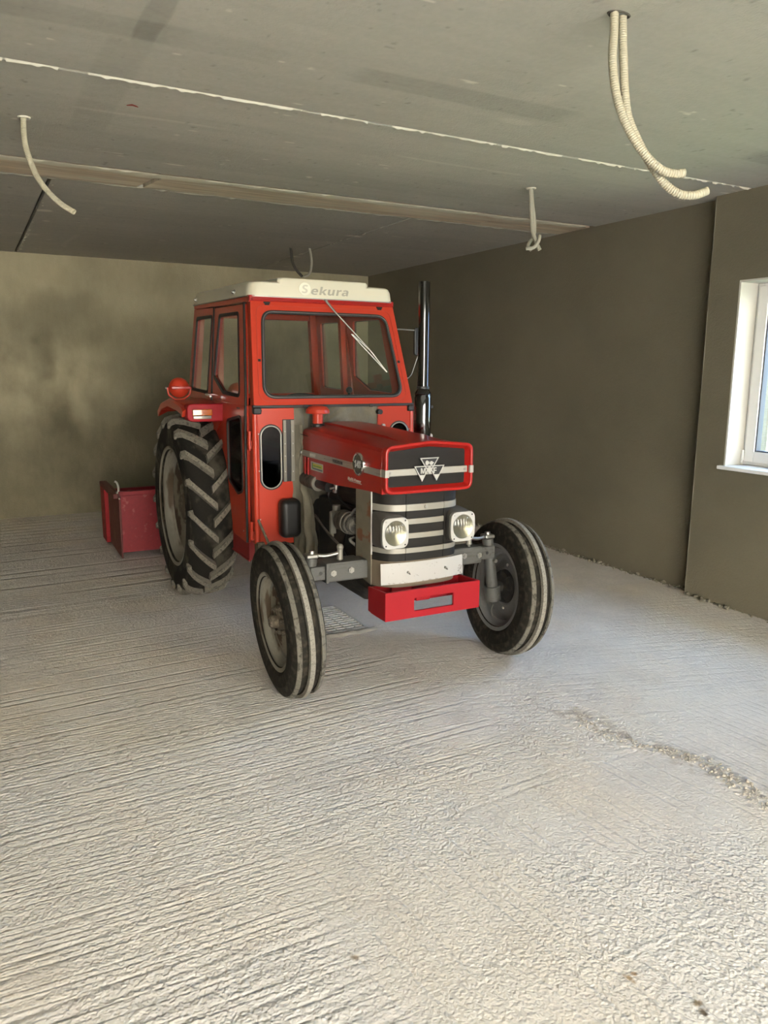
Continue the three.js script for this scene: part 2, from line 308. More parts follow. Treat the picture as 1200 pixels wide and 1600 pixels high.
const ceilUV = (g) => unitUV(g, (x) => (x - XL) / (XR - XL), (x, y, z) => (z - ZB) / (ZF + 0.3 - ZB));
const ceiling = struct('ceiling', box(XL - T, XO, HC + 0.03, HC + 0.25, ZB - T, ZF + T), mat([0.12, 0.11, 0.09], 0.95));
const slab = (x0, x1, z0, z1) => put('slab', ceilUV(box(x0, x1, HC, HC + 0.06, z0, z1, 0.004, 1)), ceilMat, ceiling);
slab(XL, XO, -3.345, ZF + 0.28); slab(XL, XO, -4.80, -3.362);
slab(XL, 0.535, ZB - 0.05, -5.225); slab(0.556, 3.024, ZB - 0.05, -5.225); slab(3.034, XO, ZB - 0.05, -5.225);
// white grout, oozing unevenly out of the joint
function ooze(x0, x1, z, w, h, n, sd, keep = 0) {
  const a = [], b = [], c = [];
  const g = grid(n, 4, (u, v) => { const x = mix(x0, x1, u), k = keep && vn(x * 9 + sd, 2) < keep ? 0.15 : 1, ww = w * (0.6 + 0.9 * vn(x * 24 + sd, 5)) * k, s = (v - 0.5) * 2; return [x, HC + 0.004 - (1 - s * s) * h * (0.5 + 1.0 * vn(x * 45 + sd, 9)) * k, z + s * ww]; });
  return g;
}
const grout = mat([0.60, 0.57, 0.46], 0.95);
put('grout_line', ooze(XL, XP, -3.3535, 0.0062, 0.010, 1400, 3, 0.30), grout, ceiling, 'white grout oozing from the slab joint');
{ // short crumbs along the two far joints
  const list = []; for (let k = 0; k < 40; k++) { const z = -5.4 - rnd() * 3.2, x = rnd() < 0.5 ? 0.56 + 0.02 * rnd() : 3.03 + 0.03 * (rnd() - 0.5); list.push(sphere(x, HC, z, 0.006 + 0.006 * rnd(), 1, 0.5, 1.6, 6, 4)); }
  const m = put('grout_crumbs', list, grout, ceiling); m.userData.kind = 'stuff';
}
// formwork boards left in the ceiling
const woodTex = colorTex(1024, 128, (u, v) => {
  const g = fbm(u * 14, v * 26, 4), f = fbm(u * 60, v * 90, 2), w = sm(0.46, 0.66, fbm(u * 9 + 3, v * 5, 4)), c = sm(0.55, 0.7, fbm(u * 22 + 9, v * 13, 3));
  let r = 0.60 + 0.46 * (g - 0.5) + 0.16 * (f - 0.5), gg = r * 0.80, b = r * 0.56;
  r = mix(r, 0.76, 0.5 * w); gg = mix(gg, 0.69, 0.5 * w); b = mix(b, 0.53, 0.5 * w); r = mix(r, 0.56, 0.3 * c); return [r, gg, b];
});
const woodMat = mat(0xffffff, 0.85, 0, { map: woodTex });
const woodUV = (g) => unitUV(g, (x) => (x - XL) / 6.2, (x, y, z) => (z + 5.24) / 0.46);
for (const [x0, x1, s] of [[XL, 1.075, 0.03], [1.085, XP + 0.1, -0.03]]) {
  put('formwork_board', woodUV(extr([[x0, -5.222], [x1 - (s > 0 ? 0.03 : 0), -5.222], [x1 + (s > 0 ? 0.03 : 0), -4.86], [x0 + (s < 0 ? 0.06 : 0), -4.86]].map(([a, b]) => [a, -b]), 0.05).rotateX(-Math.PI / 2).translate(0, HC + 0.002, 0)), woodMat, ceiling, 'weathered brown formwork board');
}
{ // cement that ran over the board's near edge, with a ragged outline
  const lip = (z, w, sd) => grid(700, 3, (u, v) => { const x = mix(XL, XP, u), e = w * (0.35 + 0.9 * fbm(x * 5 + sd, 1, 4)); return [x, HC - 0.003 - 0.010 * Math.sin(v * Math.PI) * vn(x * 20 + sd, 7), z + (v < 0.5 ? -1 : 1) * (v < 0.5 ? (0.5 - v) * 2 * e : (v - 0.5) * 0.03)]; });
  put('cement_lip', lip(-4.815, 0.10, 3), mat([0.72, 0.67, 0.52], 0.95), ceiling, 'pale cement run over the board edge');
  put('cement_lip', lip(-5.215, 0.018, 13), mat([0.40, 0.37, 0.29], 0.95), ceiling);
}
put('paint_mark', extr(roundPoly([[0, 0], [0.03, 0.012], [0.06, 0.0], [0.045, 0.018], [0.025, 0.03]], 0.004), 0.002).rotateX(Math.PI / 2).translate(0.70, HC - 0.0005, -3.66), mat([0.28, 0.05, 0.03], 0.8), ceiling, 'small red paint mark');

// window in the right wall
{
  const pvc = mat([0.70, 0.69, 0.66], 0.35), w = new THREE.Group(); w.name = 'window_1'; w.userData.kind = 'structure'; scene.add(w);
  const white = mat([0.52, 0.50, 0.44], 0.9);
  const FX = 4.515;                                                   // inner face of the frame
  put('reveal', [box(XP + 0.001, FX + 0.1, WY0, WY1, WZ0, WZ0 + 0.012), box(XP + 0.001, FX + 0.1, WY0, WY1, WZ1 - 0.012, WZ1), box(XP + 0.001, FX + 0.1, WY1 - 0.012, WY1, WZ0 + 0.012, WZ1 - 0.012)], white, w, 'smooth white plastered reveal');
  put('sill', box(XP - 0.032, FX + 0.08, WY0 - 0.022, WY0 + 0.002, WZ0 - 0.028, WZ1 + 0.028, 0.005), mat([0.82, 0.82, 0.80], 0.3), w, 'white plastic window sill');
  const ring = (a0, a1, b0, b1, t, x0, x1) => [box(x0, x1, b0, b1, a0, a0 + t, 0.004), box(x0, x1, b0, b1, a1 - t, a1, 0.004), box(x0, x1, b0, b0 + t, a0 + t, a1 - t, 0.004), box(x0, x1, b1 - t, b1, a0 + t, a1 - t, 0.004)];
  put('frame', ring(WZ0 + 0.012, WZ1 - 0.012, WY0 + 0.004, WY1 - 0.012, 0.045, FX + 0.012, FX + 0.085), pvc, w);
  put('sash', ring(WZ0 + 0.030, WZ1 - 0.030, WY0 + 0.025, WY1 - 0.030, 0.070, FX, FX + 0.07), pvc, w);
  put('seal', ring(WZ0 + 0.098, WZ1 - 0.098, WY0 + 0.093, WY1 - 0.098, 0.010, FX + 0.010, FX + 0.06), mat([0.05, 0.05, 0.055], 0.5), w);
  put('pane', box(FX + 0.034, FX + 0.036, WY0 + 0.10, WY1 - 0.10, WZ0 + 0.10, WZ1 - 0.10), phys([0.96, 0.98, 1], 0.0, 0, { transmission: 1, thickness: 0, ior: 1.5 }), w);
  put('hinge', [box(FX - 0.012, FX + 0.004, WY0 + 0.03, WY0 + 0.10, WZ0 + 0.016, WZ0 + 0.03, 0.003), cyl(V3(FX - 0.008, WY0 + 0.028, WZ0 + 0.022), V3(FX - 0.008, WY0 + 0.012, WZ0 + 0.022), 0.007)], pvc, w);
  put('handle', [box(FX - 0.012, FX + 0.001, 1.48, 1.56, WZ1 - 0.085, WZ1 - 0.055, 0.004), box(FX - 0.045, FX - 0.010, 1.51, 1.53, WZ1 - 0.08, WZ1 - 0.06, 0.005), box(FX - 0.05, FX - 0.03, 1.40, 1.53, WZ1 - 0.08, WZ1 - 0.06, 0.006)], pvc, w);
}
// crumbs of render left along the foot of the right wall
{
  const geo = new THREE.IcosahedronGeometry(1, 0), n = 620, im = new THREE.InstancedMesh(geo, mat([0.19, 0.172, 0.125], 0.95), n), m = new THREE.Matrix4(), q = new THREE.Quaternion();
  for (let i = 0; i < n; i++) {
    const z = ZB + 0.2 + rnd() * 6.9, fx = z < ZP ? XR : XP, c = 0.35 + 0.65 * vn(z * 4, 3), s = (0.005 + 0.016 * Math.pow(rnd(), 2.2)) * c;
    q.setFromEuler(new THREE.Euler(rnd() * 6, rnd() * 6, rnd() * 6));
    m.compose(V3(fx - 0.006 - 0.045 * rnd() * rnd(), s * 0.5 + 0.016 * rnd() * rnd(), z), q, V3(s * (0.7 + rnd()), s * (0.7 + 0.5 * rnd()), s * (0.7 + 0.9 * rnd())));
    im.setMatrixAt(i, m);
  }
  im.name = 'render_crumbs'; im.castShadow = im.receiveShadow = true;
  im.userData = { label: 'crumbs of cement render lying along the foot of the right wall', category: 'rubble', kind: 'stuff' }; scene.add(im);
}
{
  const geo = new THREE.IcosahedronGeometry(1, 0), n = 900, im = new THREE.InstancedMesh(geo, mat([0.47, 0.425, 0.36], 1.0), n), m = new THREE.Matrix4(), q = new THREE.Quaternion();
  for (let i = 0; i < n; i++) {
    const z = -2.55 + 1.5 * Math.pow(rnd(), 0.9), d = (rnd() + rnd() - 1) * (0.035 + 0.06 * vn(z * 6, 4)), x = 2.364 + (z + 2.375) * 0.194 + 0.05 * Math.sin(z * 9) + d, s = (0.0025 + 0.0055 * Math.pow(rnd(), 2)) * (0.4 + 0.9 * vn(z * 8, 1));
    q.setFromEuler(new THREE.Euler(rnd() * 6, rnd() * 6, rnd() * 6)); m.compose(V3(x, s * 0.35, z), q, V3(s * (0.8 + rnd()), s * (0.6 + 0.5 * rnd()), s * (0.8 + rnd()))); im.setMatrixAt(i, m);
  }
  im.name = 'screed_crumbs'; im.castShadow = im.receiveShadow = true;
  im.userData = { label: 'crumbly seam of concrete lumps across the floor towards the window', category: 'rubble', kind: 'stuff' }; scene.add(im);
}
// the yard outside, behind the camera: sunlit gravel and, across it, an unseen rendered house added for warm bounce and less sky
struct('yard_ground', box(-14, 30, -0.4, -0.12, ZF + 0.3, 26), mat([0.50, 0.46, 0.39], 0.95));
struct('yard_ground_side', box(XO, 30, -0.4, -0.12, ZB - 6, ZF + 0.3), mat([0.20, 0.26, 0.12], 0.95));
struct('added_house_opposite', box(-12, 15, -0.3, 7.5, 12.5, 13.0), mat([0.76, 0.70, 0.59], 0.9));
// ---------------------------------------------------------------- materials of the tractor
const spotty = (base, dirt, lo, hi, f, w = 256) => colorTex(w, w, (u, v) => { const k = sm(lo, hi, fbm(u * f, v * f, 5)), j = 1 + 0.16 * (vn(u * 90, v * 90) - 0.5); return [mix(base[0], dirt[0], k) * j, mix(base[1], dirt[1], k) * j, mix(base[2], dirt[2], k) * j]; });
const RED = [0.52, 0.030, 0.016];
const M = {
  red: phys([0.33, 0.010, 0.007], 0.34, 0, { specularIntensity: 0.5, clearcoat: 0.35, clearcoatRoughness: 0.08 }),
  cabRed: phys([0.45, 0.040, 0.018], 0.36, 0, { specularIntensity: 0.5, clearcoat: 0.25, clearcoatRoughness: 0.15 }),
  weight: phys([0.30, 0.0065, 0.012], 0.5, 0, { specularIntensity: 0.5 }),
  boxRed: mat(0xffffff, 0.55, 0, { map: spotty([0.24, 0.006, 0.013], [0.30, 0.05, 0.05], 0.66, 0.80, 26) }),
  rustRed: mat(0xffffff, 0.6, 0, { map: spotty([0.13, 0.022, 0.018], [0.16, 0.06, 0.04], 0.48, 0.75, 9) }),
  stepRed: mat([0.22, 0.008, 0.010], 0.55),
  cream: phys([0.66, 0.62, 0.48], 0.40, 0, { clearcoat: 0.2, clearcoatRoughness: 0.3 }),
  black: mat([0.012, 0.012, 0.012], 0.45),
  gloss: phys([0.006, 0.006, 0.007], 0.12, 0, { clearcoat: 1, clearcoatRoughness: 0.05 }),
  rubberSeal: mat([0.014, 0.013, 0.012], 0.55),
  plastic: mat([0.010, 0.0095, 0.009], 0.42),
  grille: phys(0xffffff, 0.6, 0, { specularIntensity: 0.4, map: colorTex(128, 128, (u, v) => { const k = 0.9 + 0.5 * (fbm(u * 3, v * 40, 3) - 0.4); return [0.016 * k, 0.0145 * k, 0.0125 * k]; }) }),
  pod: mat([0.085, 0.080, 0.070], 0.6),
  silver: mat(0xffffff, 0.42, 0.35, { map: spotty([0.33, 0.315, 0.27], [0.165, 0.145, 0.11], 0.50, 0.72, 14) }),
  bar: mat([0.36, 0.345, 0.30], 0.38, 0.2),
  chrome: mat([0.78, 0.78, 0.76], 0.10, 1),
  darkChrome: mat([0.12, 0.12, 0.12], 0.07, 1),
  zinc: mat([0.34, 0.33, 0.30], 0.40, 0.85),
  axle: mat(0xffffff, 0.55, 0.15, { map: spotty([0.088, 0.088, 0.081], [0.062, 0.057, 0.046], 0.5, 0.75, 8) }),
  cowl: mat(0xffffff, 0.62, 0.1, { map: colorTex(256, 256, (u, v) => { const r = sm(0.56, 0.66, fbm(u * 7 + 2, v * 16, 5)), j = 1 + 0.2 * (fbm(u * 5, v * 40, 3) - 0.5); return [mix(0.20, 0.20, r) * j, mix(0.180, 0.085, r) * j, mix(0.130, 0.040, r) * j]; }) }),
  iron: mat(0xffffff, 0.75, 0.1, { map: spotty([0.014, 0.0135, 0.0125], [0.032, 0.027, 0.020], 0.45, 0.7, 9) }),
  engineGrey: mat(0xffffff, 0.65, 0.2, { map: spotty([0.085, 0.078, 0.062], [0.03, 0.026, 0.02], 0.48, 0.68, 10) }),
  alu: mat([0.22, 0.208, 0.175], 0.5, 0.4),
  plate: mat(0xffffff, 0.5, 0, { map: colorTex(512, 128, (u, v) => { const e = Math.max(sm(0.88, 0.97, u) * sm(0.7, 0.3, v), sm(0.12, 0.0, v)), k = sm(0.74, 0.84, fbm(u * 34, v * 10, 4) + 0.22 * e); const t = k * 0.7; return [mix(0.40, 0.19, t), mix(0.39, 0.175, t), mix(0.365, 0.15, t)]; }) }),
  rubber: phys(0xffffff, 0.86, 0, { specularIntensity: 0.35, map: spotty([0.016, 0.0142, 0.0112], [0.046, 0.040, 0.029], 0.44, 0.82, 14) }),
  rubberDusty: phys(0xffffff, 0.92, 0, { specularIntensity: 0.35, map: spotty([0.015, 0.0135, 0.011], [0.062, 0.056, 0.042], 0.46, 0.74, 5) }),
  ribDust: mat(0xffffff, 0.95, 0, { map: colorTex(256, 512, (u, v) => { const k = sm(0.52, 0.70, fbm(u * 60, v * 90, 3)); return [mix(0.235, 0.08, k * 0.5), mix(0.220, 0.073, k * 0.5), mix(0.182, 0.057, k * 0.5)]; }) }),
  ribWorn: mat(0xffffff, 0.95, 0, { map: spotty([0.135, 0.125, 0.100], [0.050, 0.045, 0.035], 0.45, 0.72, 22) }),
  lugDust: mat(0xffffff, 0.95, 0, { map: spotty([0.170, 0.155, 0.122], [0.085, 0.077, 0.060], 0.50, 0.76, 34) }),
  rim: mat(0xffffff, 0.6, 0.15, { map: spotty([0.255, 0.240, 0.195], [0.105, 0.075, 0.045], 0.54, 0.70, 9) }),
  rimClean: mat(0xffffff, 0.55, 0.2, { map: spotty([0.20, 0.20, 0.19], [0.13, 0.125, 0.11], 0.5, 0.75, 7) }),
  disc: mat(0xffffff, 0.7, 0.1, { map: spotty([0.20, 0.178, 0.130], [0.060, 0.036, 0.020], 0.55, 0.63, 11) }),
  mud: mat(0xffffff, 0.9, 0, { map: spotty([0.10, 0.08, 0.055], [0.18, 0.15, 0.11], 0.45, 0.7, 12) }),
  canvas: mat(0xffffff, 0.95, 0, { map: colorTex(256, 256, (u, v) => { const k = fbm(u * 5, v * 5, 5), w = 1 + 0.14 * (vn(u * 190, v * 190) - 0.5); return [mix(0.055, 0.25, k) * w, mix(0.050, 0.225, k) * w, mix(0.034, 0.165, k) * w]; }) }),
  glass: phys([0.93, 0.95, 0.93], 0.0, 0, { transmission: 1, thickness: 0, ior: 1.5 }),
  darkGlass: phys([0.28, 0.29, 0.28], 0.02, 0, { specularIntensity: 0.35, transmission: 1, thickness: 0, ior: 1.5 }),
  lens: phys([0.97, 0.96, 0.90], 0.04, 0, { transmission: 1, thickness: 0, ior: 1.5 }),
  reflector: mat([0.26, 0.25, 0.20], 0.30, 0.8),
  white: mat([0.42, 0.41, 0.375], 0.45),
  amber: phys([0.40, 0.085, 0.004], 0.15, 0, { clearcoat: 0.8 }),
  paleLens: phys([0.24, 0.21, 0.165], 0.2, 0, { clearcoat: 0.8 }),
  trim: mat(0xffffff, 0.38, 0.55, { map: spotty([0.42, 0.395, 0.34], [0.30, 0.275, 0.23], 0.5, 0.7, 6) }),
  ovalShade: mat([0.010, 0.010, 0.010], 0.7),  // black of the added shade sheets behind the oval windows
  bead: mat([0.16, 0.155, 0.145], 0.35, 0.5),
  seat: mat([0.020, 0.019, 0.018], 0.6),
};

// ---------------------------------------------------------------- the tractor: x to its left, y up, z forward, origin on the floor below the front axle
const tractor = thing('tractor', 'vintage red tractor with a glazed cab and cream roof', 'tractor');
tractor.position.set(1.8977, 0, -3.299); tractor.rotation.y = -0.0172;
const P = (name, geo, m, label) => put(name, geo, m, tractor, label);

// --- wheels
function frontWheel(side) {
  const rf = 0.3774, w = P('front_wheel', latheX([[0.220, -0.068], [0.240, -0.072], [0.244, -0.066], [0.232, -0.058], [0.214, -0.050], [0.206, -0.034], [0.186, -0.024], [0.186, 0.020], [0.206, 0.034], [0.214, 0.050], [0.232, 0.058], [0.244, 0.066], [0.240, 0.072], [0.220, 0.068]].reverse(), 56), side < 0 ? M.rim : M.rimClean, side < 0 ? 'grey rim with brown dirt' : 'dark grey rim seen from inside');
  w.position.set(side * 0.6413, rf + 0.001, 0); w.rotation.order = 'YXZ';
  w.rotation.y = side < 0 ? -0.036 : -0.075; w.rotation.z = -0.065 * side;
  const s = (n, g, m, l) => put(n, g, m, w, l);
  const half = [[0.216, 0.062], [0.240, 0.071], [0.252, 0.0790], [0.256, 0.0815], [0.260, 0.0812], [0.280, 0.0830], [0.306, 0.0825], [0.310, 0.0835], [0.314, 0.0815], [0.334, 0.0780], [0.350, 0.0715], [0.3555, 0.0660]];
  const prof = [...half, [0.3560, 0.044], [0.3520, 0.042], [0.3520, 0.017], [0.3600, 0.013], [0.3600, -0.013], [0.3520, -0.017], [0.3520, -0.042], [0.3560, -0.044], ...half.map(([r, a]) => [r, -a]).reverse()];
  const tg = latheX(prof.reverse(), 72, 0.5); boxless(tg); s('tyre', tg, M.rubber, 'black ribbed front tyre with dried mud');
  const rib = (a0, a1, r0, r1) => { const g = latheX([[0.346, a0 - 0.003], [r0, a0], [r0 + 0.0015, a0 + 0.003], [r1 + 0.0015, a1 - 0.003], [r1, a1], [0.346, a1 + 0.003]].reverse(), 72, 0.5); boxless(g); return g; };
  s('tread_rib', rib(-0.0115, 0.0115, 0.3762, 0.3762), M.ribDust, 'centre rib grey with concrete dust');
  s('tread_rib', rib(0.046, 0.066, 0.3660, 0.3590), M.ribWorn); s('tread_rib', rib(-0.066, -0.046, 0.3590, 0.3660), M.ribWorn);
  // dished disc, its hollow to the outside
  const o = side;
  const disc = [[0.196, 0.004 * o], [0.180, 0.016 * o], [0.156, 0.018 * o], [0.135, 0.006 * o], [0.105, -0.002 * o], [0.080, 0.012 * o], [0.030, 0.014 * o]];
  const d2 = [...disc, ...disc.map(([r, a]) => [r, a - 0.006 * o]).reverse()];
  s('wheel_disc', latheX(o > 0 ? d2 : d2.slice().reverse(), 56), side < 0 ? M.disc : M.rimClean);
  if (side < 0) {
    s('hub', latheX([[0.0, -0.085], [0.022, -0.082], [0.032, -0.070], [0.034, -0.045], [0.050, -0.038], [0.052, -0.012], [0.07, -0.012]].reverse(), 28), M.mud, 'muddy brown hub');
    for (let k = 0; k < 6; k++) { const a = k * Math.PI / 3 + 0.3; const y = Math.cos(a) * 0.066, z = Math.sin(a) * 0.066; s('wheel_nut', [cyl(V3(-0.012, y, z), V3(-0.040, y, z), 0.014, 0.013, 6), cyl(V3(-0.03, y, z), V3(-0.052, y, z), 0.007)], M.mud); }
    s('valve', cyl(V3(-0.03, 0.155, 0.08), V3(-0.058, 0.148, 0.085), 0.004), M.black);
  } else {
    s('brake_hub', [latheX([[0.0, -0.09], [0.036, -0.09], [0.042, -0.04], [0.085, -0.028], [0.095, 0.0], [0.09, 0.012]].reverse(), 32), ...[0, 1, 2, 3, 4, 5, 6].map((k) => { const a = k * 0.9; return box(-0.035, -0.005, -0.003, 0.003, 0.035, 0.09).rotateX(a); })], M.iron, 'dark ribbed hub');
    for (const a of [0.06, 3.10]) s('disc_light_dot', sphere(-0.004, Math.cos(a) * 0.122, Math.sin(a) * 0.122, 0.009, 0.7, 1, 1, 10, 8), M.white, 'white dot for light through a disc hole');  // white dots painted for light showing through holes in the disc
    s('valve', tube([[-0.03, -0.12, -0.06], [-0.045, -0.15, -0.05], [-0.045, -0.18, -0.03]], 0.004, 12), M.zinc);
  }
}
function boxless(g) { // uv round the wheel: u across the tread, v round the rim
  const p = g.attributes.position, u = new Float32Array(p.count * 2);
  for (let i = 0; i < p.count; i += 3) {
    const v = [0, 1, 2].map((k) => Math.atan2(p.getZ(i + k), p.getY(i + k)) / (2 * Math.PI) * 6);
    for (let k = 0; k < 3; k++) { if (v[k] - v[0] > 3) v[k] -= 6; if (v[0] - v[k] > 3) v[k] += 6; u[2 * (i + k)] = p.getX(i + k) * 2.6 + Math.hypot(p.getY(i + k), p.getZ(i + k)) * 2.6; u[2 * (i + k) + 1] = v[k]; }
  }
  g.setAttribute('uv', new THREE.BufferAttribute(u, 2)); return g;
}
frontWheel(-1); frontWheel(1);

const LUGS = 18;
function lugGeo(o) { // one bar of the tread, from the shoulder on side o to the middle
  const sec = [], n = 9;
  for (let i = 0; i <= n; i++) {
    const t = i / n, down = t < 0.16;
    const ax = down ? 0.1505 : mix(0.147, -0.012, (t - 0.16) / 0.84), ang = down ? 0 : 0.29 * Math.pow((t - 0.16) / 0.84, 0.85);
    const rt = down ? mix(0.535, 0.592, t / 0.16) : 0.6235 - 0.020 * Math.pow(Math.abs(ax) / 0.147, 2.4), rb = down ? rt - 0.01 : 0.575 - 0.03 * Math.pow(Math.abs(ax) / 0.147, 3);
    const hw = down ? 0.017 : mix(0.018, 0.0225, t), hb = hw + 0.009;
    const ring = (r, w, x) => { const a = ang + w / 0.62; return [o * x, r * Math.cos(a), r * Math.sin(a)]; };
    const q = down ? [ring(rt, -hw, 0.158), ring(rt, hw, 0.158), ring(rt, hb, 0.134), ring(rt, -hb, 0.134)] : [ring(rt, -hw, ax), ring(rt, hw, ax), ring(rb, hb, ax), ring(rb, -hb, ax)];
    sec.push(o > 0 ? q.reverse() : q);
  }
  const g = loft(sec, true, true, 0.5); return boxUV(g, 3);
}
const lugR = [lugGeo(-1), lugGeo(1)];
function rearWheel(side) {
  const w = P('rear_wheel', latheX([[0.386, -0.134], [0.408, -0.142], [0.412, -0.134], [0.396, -0.118], [0.372, -0.098], [0.350, -0.05], [0.350, 0.05], [0.372, 0.098], [0.396, 0.118], [0.412, 0.134], [0.408, 0.142], [0.386, 0.134]].reverse(), 72), M.rim, 'wide grey rim, weathered');
  w.position.set(side * 0.6146, 0.6244, -1.915); w.rotation.x = 0.10;
  const s = (n, g, m, l) => put(n, g, m, w, l);
  const half = [[0.382, 0.120], [0.404, 0.136], [0.420, 0.1435], [0.424, 0.1455], [0.430, 0.1445], [0.460, 0.1485], [0.505, 0.1495], [0.540, 0.146], [0.562, 0.137], [0.576, 0.118], [0.584, 0.08], [0.587, 0.0]];
  const tg = latheX([...half, ...half.slice(0, -1).map(([r, a]) => [r, -a]).reverse()].reverse(), 96, 0.6); boxless(tg); s('tyre', tg, M.rubberDusty, 'black bar-tread rear tyre');
  for (let k = 0; k < LUGS; k++) for (const j of [0, 1]) { const l = s('tread_lug', lugR[j], M.lugDust); l.rotation.x = 2 * Math.PI * (k + j * 0.5) / LUGS; }
  const o = side;
  const disc = [[0.356, 0.045 * o], [0.320, 0.060 * o], [0.285, 0.062 * o], [0.200, 0.042 * o], [0.160, 0.028 * o], [0.02, 0.026 * o]], d2 = [...disc, ...disc.map(([r, a]) => [r, a - 0.010 * o]).reverse()];
  s('wheel_disc', latheX(o > 0 ? d2 : d2.slice().reverse(), 64), M.disc, 'pale disc blotched with rust');
  s('hub', latheX(o > 0 ? [[0.02, 0.02], [0.10, 0.03], [0.095, 0.07], [0.05, 0.085], [0, 0.085]] : [[0, -0.085], [0.05, -0.085], [0.095, -0.07], [0.10, -0.03], [0.02, -0.02]], 32), M.mud, 'rusty brown hub');
  for (let k = 0; k < 8; k++) { const a = k * Math.PI / 4 + 0.2, y = Math.cos(a) * 0.125, z = Math.sin(a) * 0.125; s('wheel_nut', cyl(V3(0.02 * o, y, z), V3(0.055 * o, y, z), 0.014, 0.013, 6), M.mud); }
  for (let k = 0; k < 4; k++) { const a = k * Math.PI / 2 + 0.7; s('rim_clamp', box(-0.02, 0.03, 0.275, 0.345, -0.035, 0.035, 0.006).rotateX(a), M.rim); }
}
rearWheel(-1); rearWheel(1);

// --- bonnet
const BW = 0.2385;
function bonnetSection(z) {
  const t = clamp((z + 0.815) / 1.02), dy = mix(0.012, -0.016, t), yb = mix(0.950, 0.984, sm(0.3, 1, t));
  const k = 1 - 0.045 * sm(-0.70, -0.815, z), up = 0.0105 * (1 - sm(0.80, 0.98, t));
  const half = [[0.2385, yb], [0.2385, 1.10], [0.2380, 1.165], [0.2340, 1.192], [0.2240, 1.2085], [0.205, 1.2175], [0.150, 1.2290], [0.112, 1.2335], [0.107, 1.2340 + up], [0.060, 1.2370 + up], [0.0, 1.2380 + up]];
  const pts = half.map(([x, y]) => [x * k, (y > 1.11 ? y + dy : y) - (1 - k) * 0.25, z]);
  return [...pts, ...pts.slice(0, -1).map(([x, y]) => [-x, y, z]).reverse()];
}
const bonnet = P('bonnet', loft([-0.815, -0.79, -0.75, -0.6, -0.3, 0, 0.15, 0.212].map(bonnetSection).map((s) => s.reverse()).reverse(), true, true, 0.35), M.red, 'glossy red bonnet with raised centre panel');
const B = (n, g, m, l) => put(n, g, m, bonnet, l);
const faceOut = roundPoly([[-BW, 0.984], [BW, 0.984], [BW + 0.001, 1.10], [BW, 1.2075], [0.0, 1.2285], [-BW, 1.2075], [-BW - 0.001, 1.10]], [0.042, 0.042, 0.2, 0.042, 0.3, 0.042, 0.2], 6);
const faceIn = inset(roundPoly([[-BW, 0.984], [BW, 0.984], [BW + 0.001, 1.10], [BW, 1.2075], [0.0, 1.2285], [-BW, 1.2075], [-BW - 0.001, 1.10]], [0.046, 0.046, 0.2, 0.046, 0.3, 0.046, 0.2], 6), 0.016);
B('nose_rim', extr(faceOut, 0.044, { holes: [faceIn], bevel: 0.006, seg: 3 }).translate(0, 0, 0.204), M.red, 'bright red rounded rim of the nose');
{ // bevelled inner walls of the recess
  const a = faceIn.map(([x, y]) => [x, y, 0.240]), b = inset(faceIn, 0.016).map(([x, y]) => [x, y, 0.2125]);
  B('nose_recess', loft([b, a], false, false, 0.5), M.red);
}
B('nose_panel', extr(inset(faceIn, 0.010), 0.004).translate(0, 0, 0.2115), M.grille, 'black recessed nose panel');
B('nose_bar', extr(roundPoly([[-0.219, 1.0665], [0.219, 1.0665], [0.219, 1.0985], [-0.219, 1.0985]], 0.004), 0.010, { bevel: 0.003 }).translate(0, 0, 0.2185), M.bar, 'silver crossbar');
for (const x of [-0.205, 0.205]) B('bar_screw', [cyl(V3(x, 1.0825, 0.226), V3(x, 1.0825, 0.2305), 0.009, 0.008, 16), cyl(V3(x, 1.0825, 0.230), V3(x, 1.0825, 0.2335), 0.005, 0.004, 6)], M.zinc);
for (const x of [-1, 1]) B('trim_end', extr([[-0.010, 1.0650], [0.010, 1.0650], [0.010, 1.1005], [-0.010, 1.1005]], 0.050, { bevel: 0.002 }).translate(x * (BW - 0.008), 0, 0.2005), M.bar);
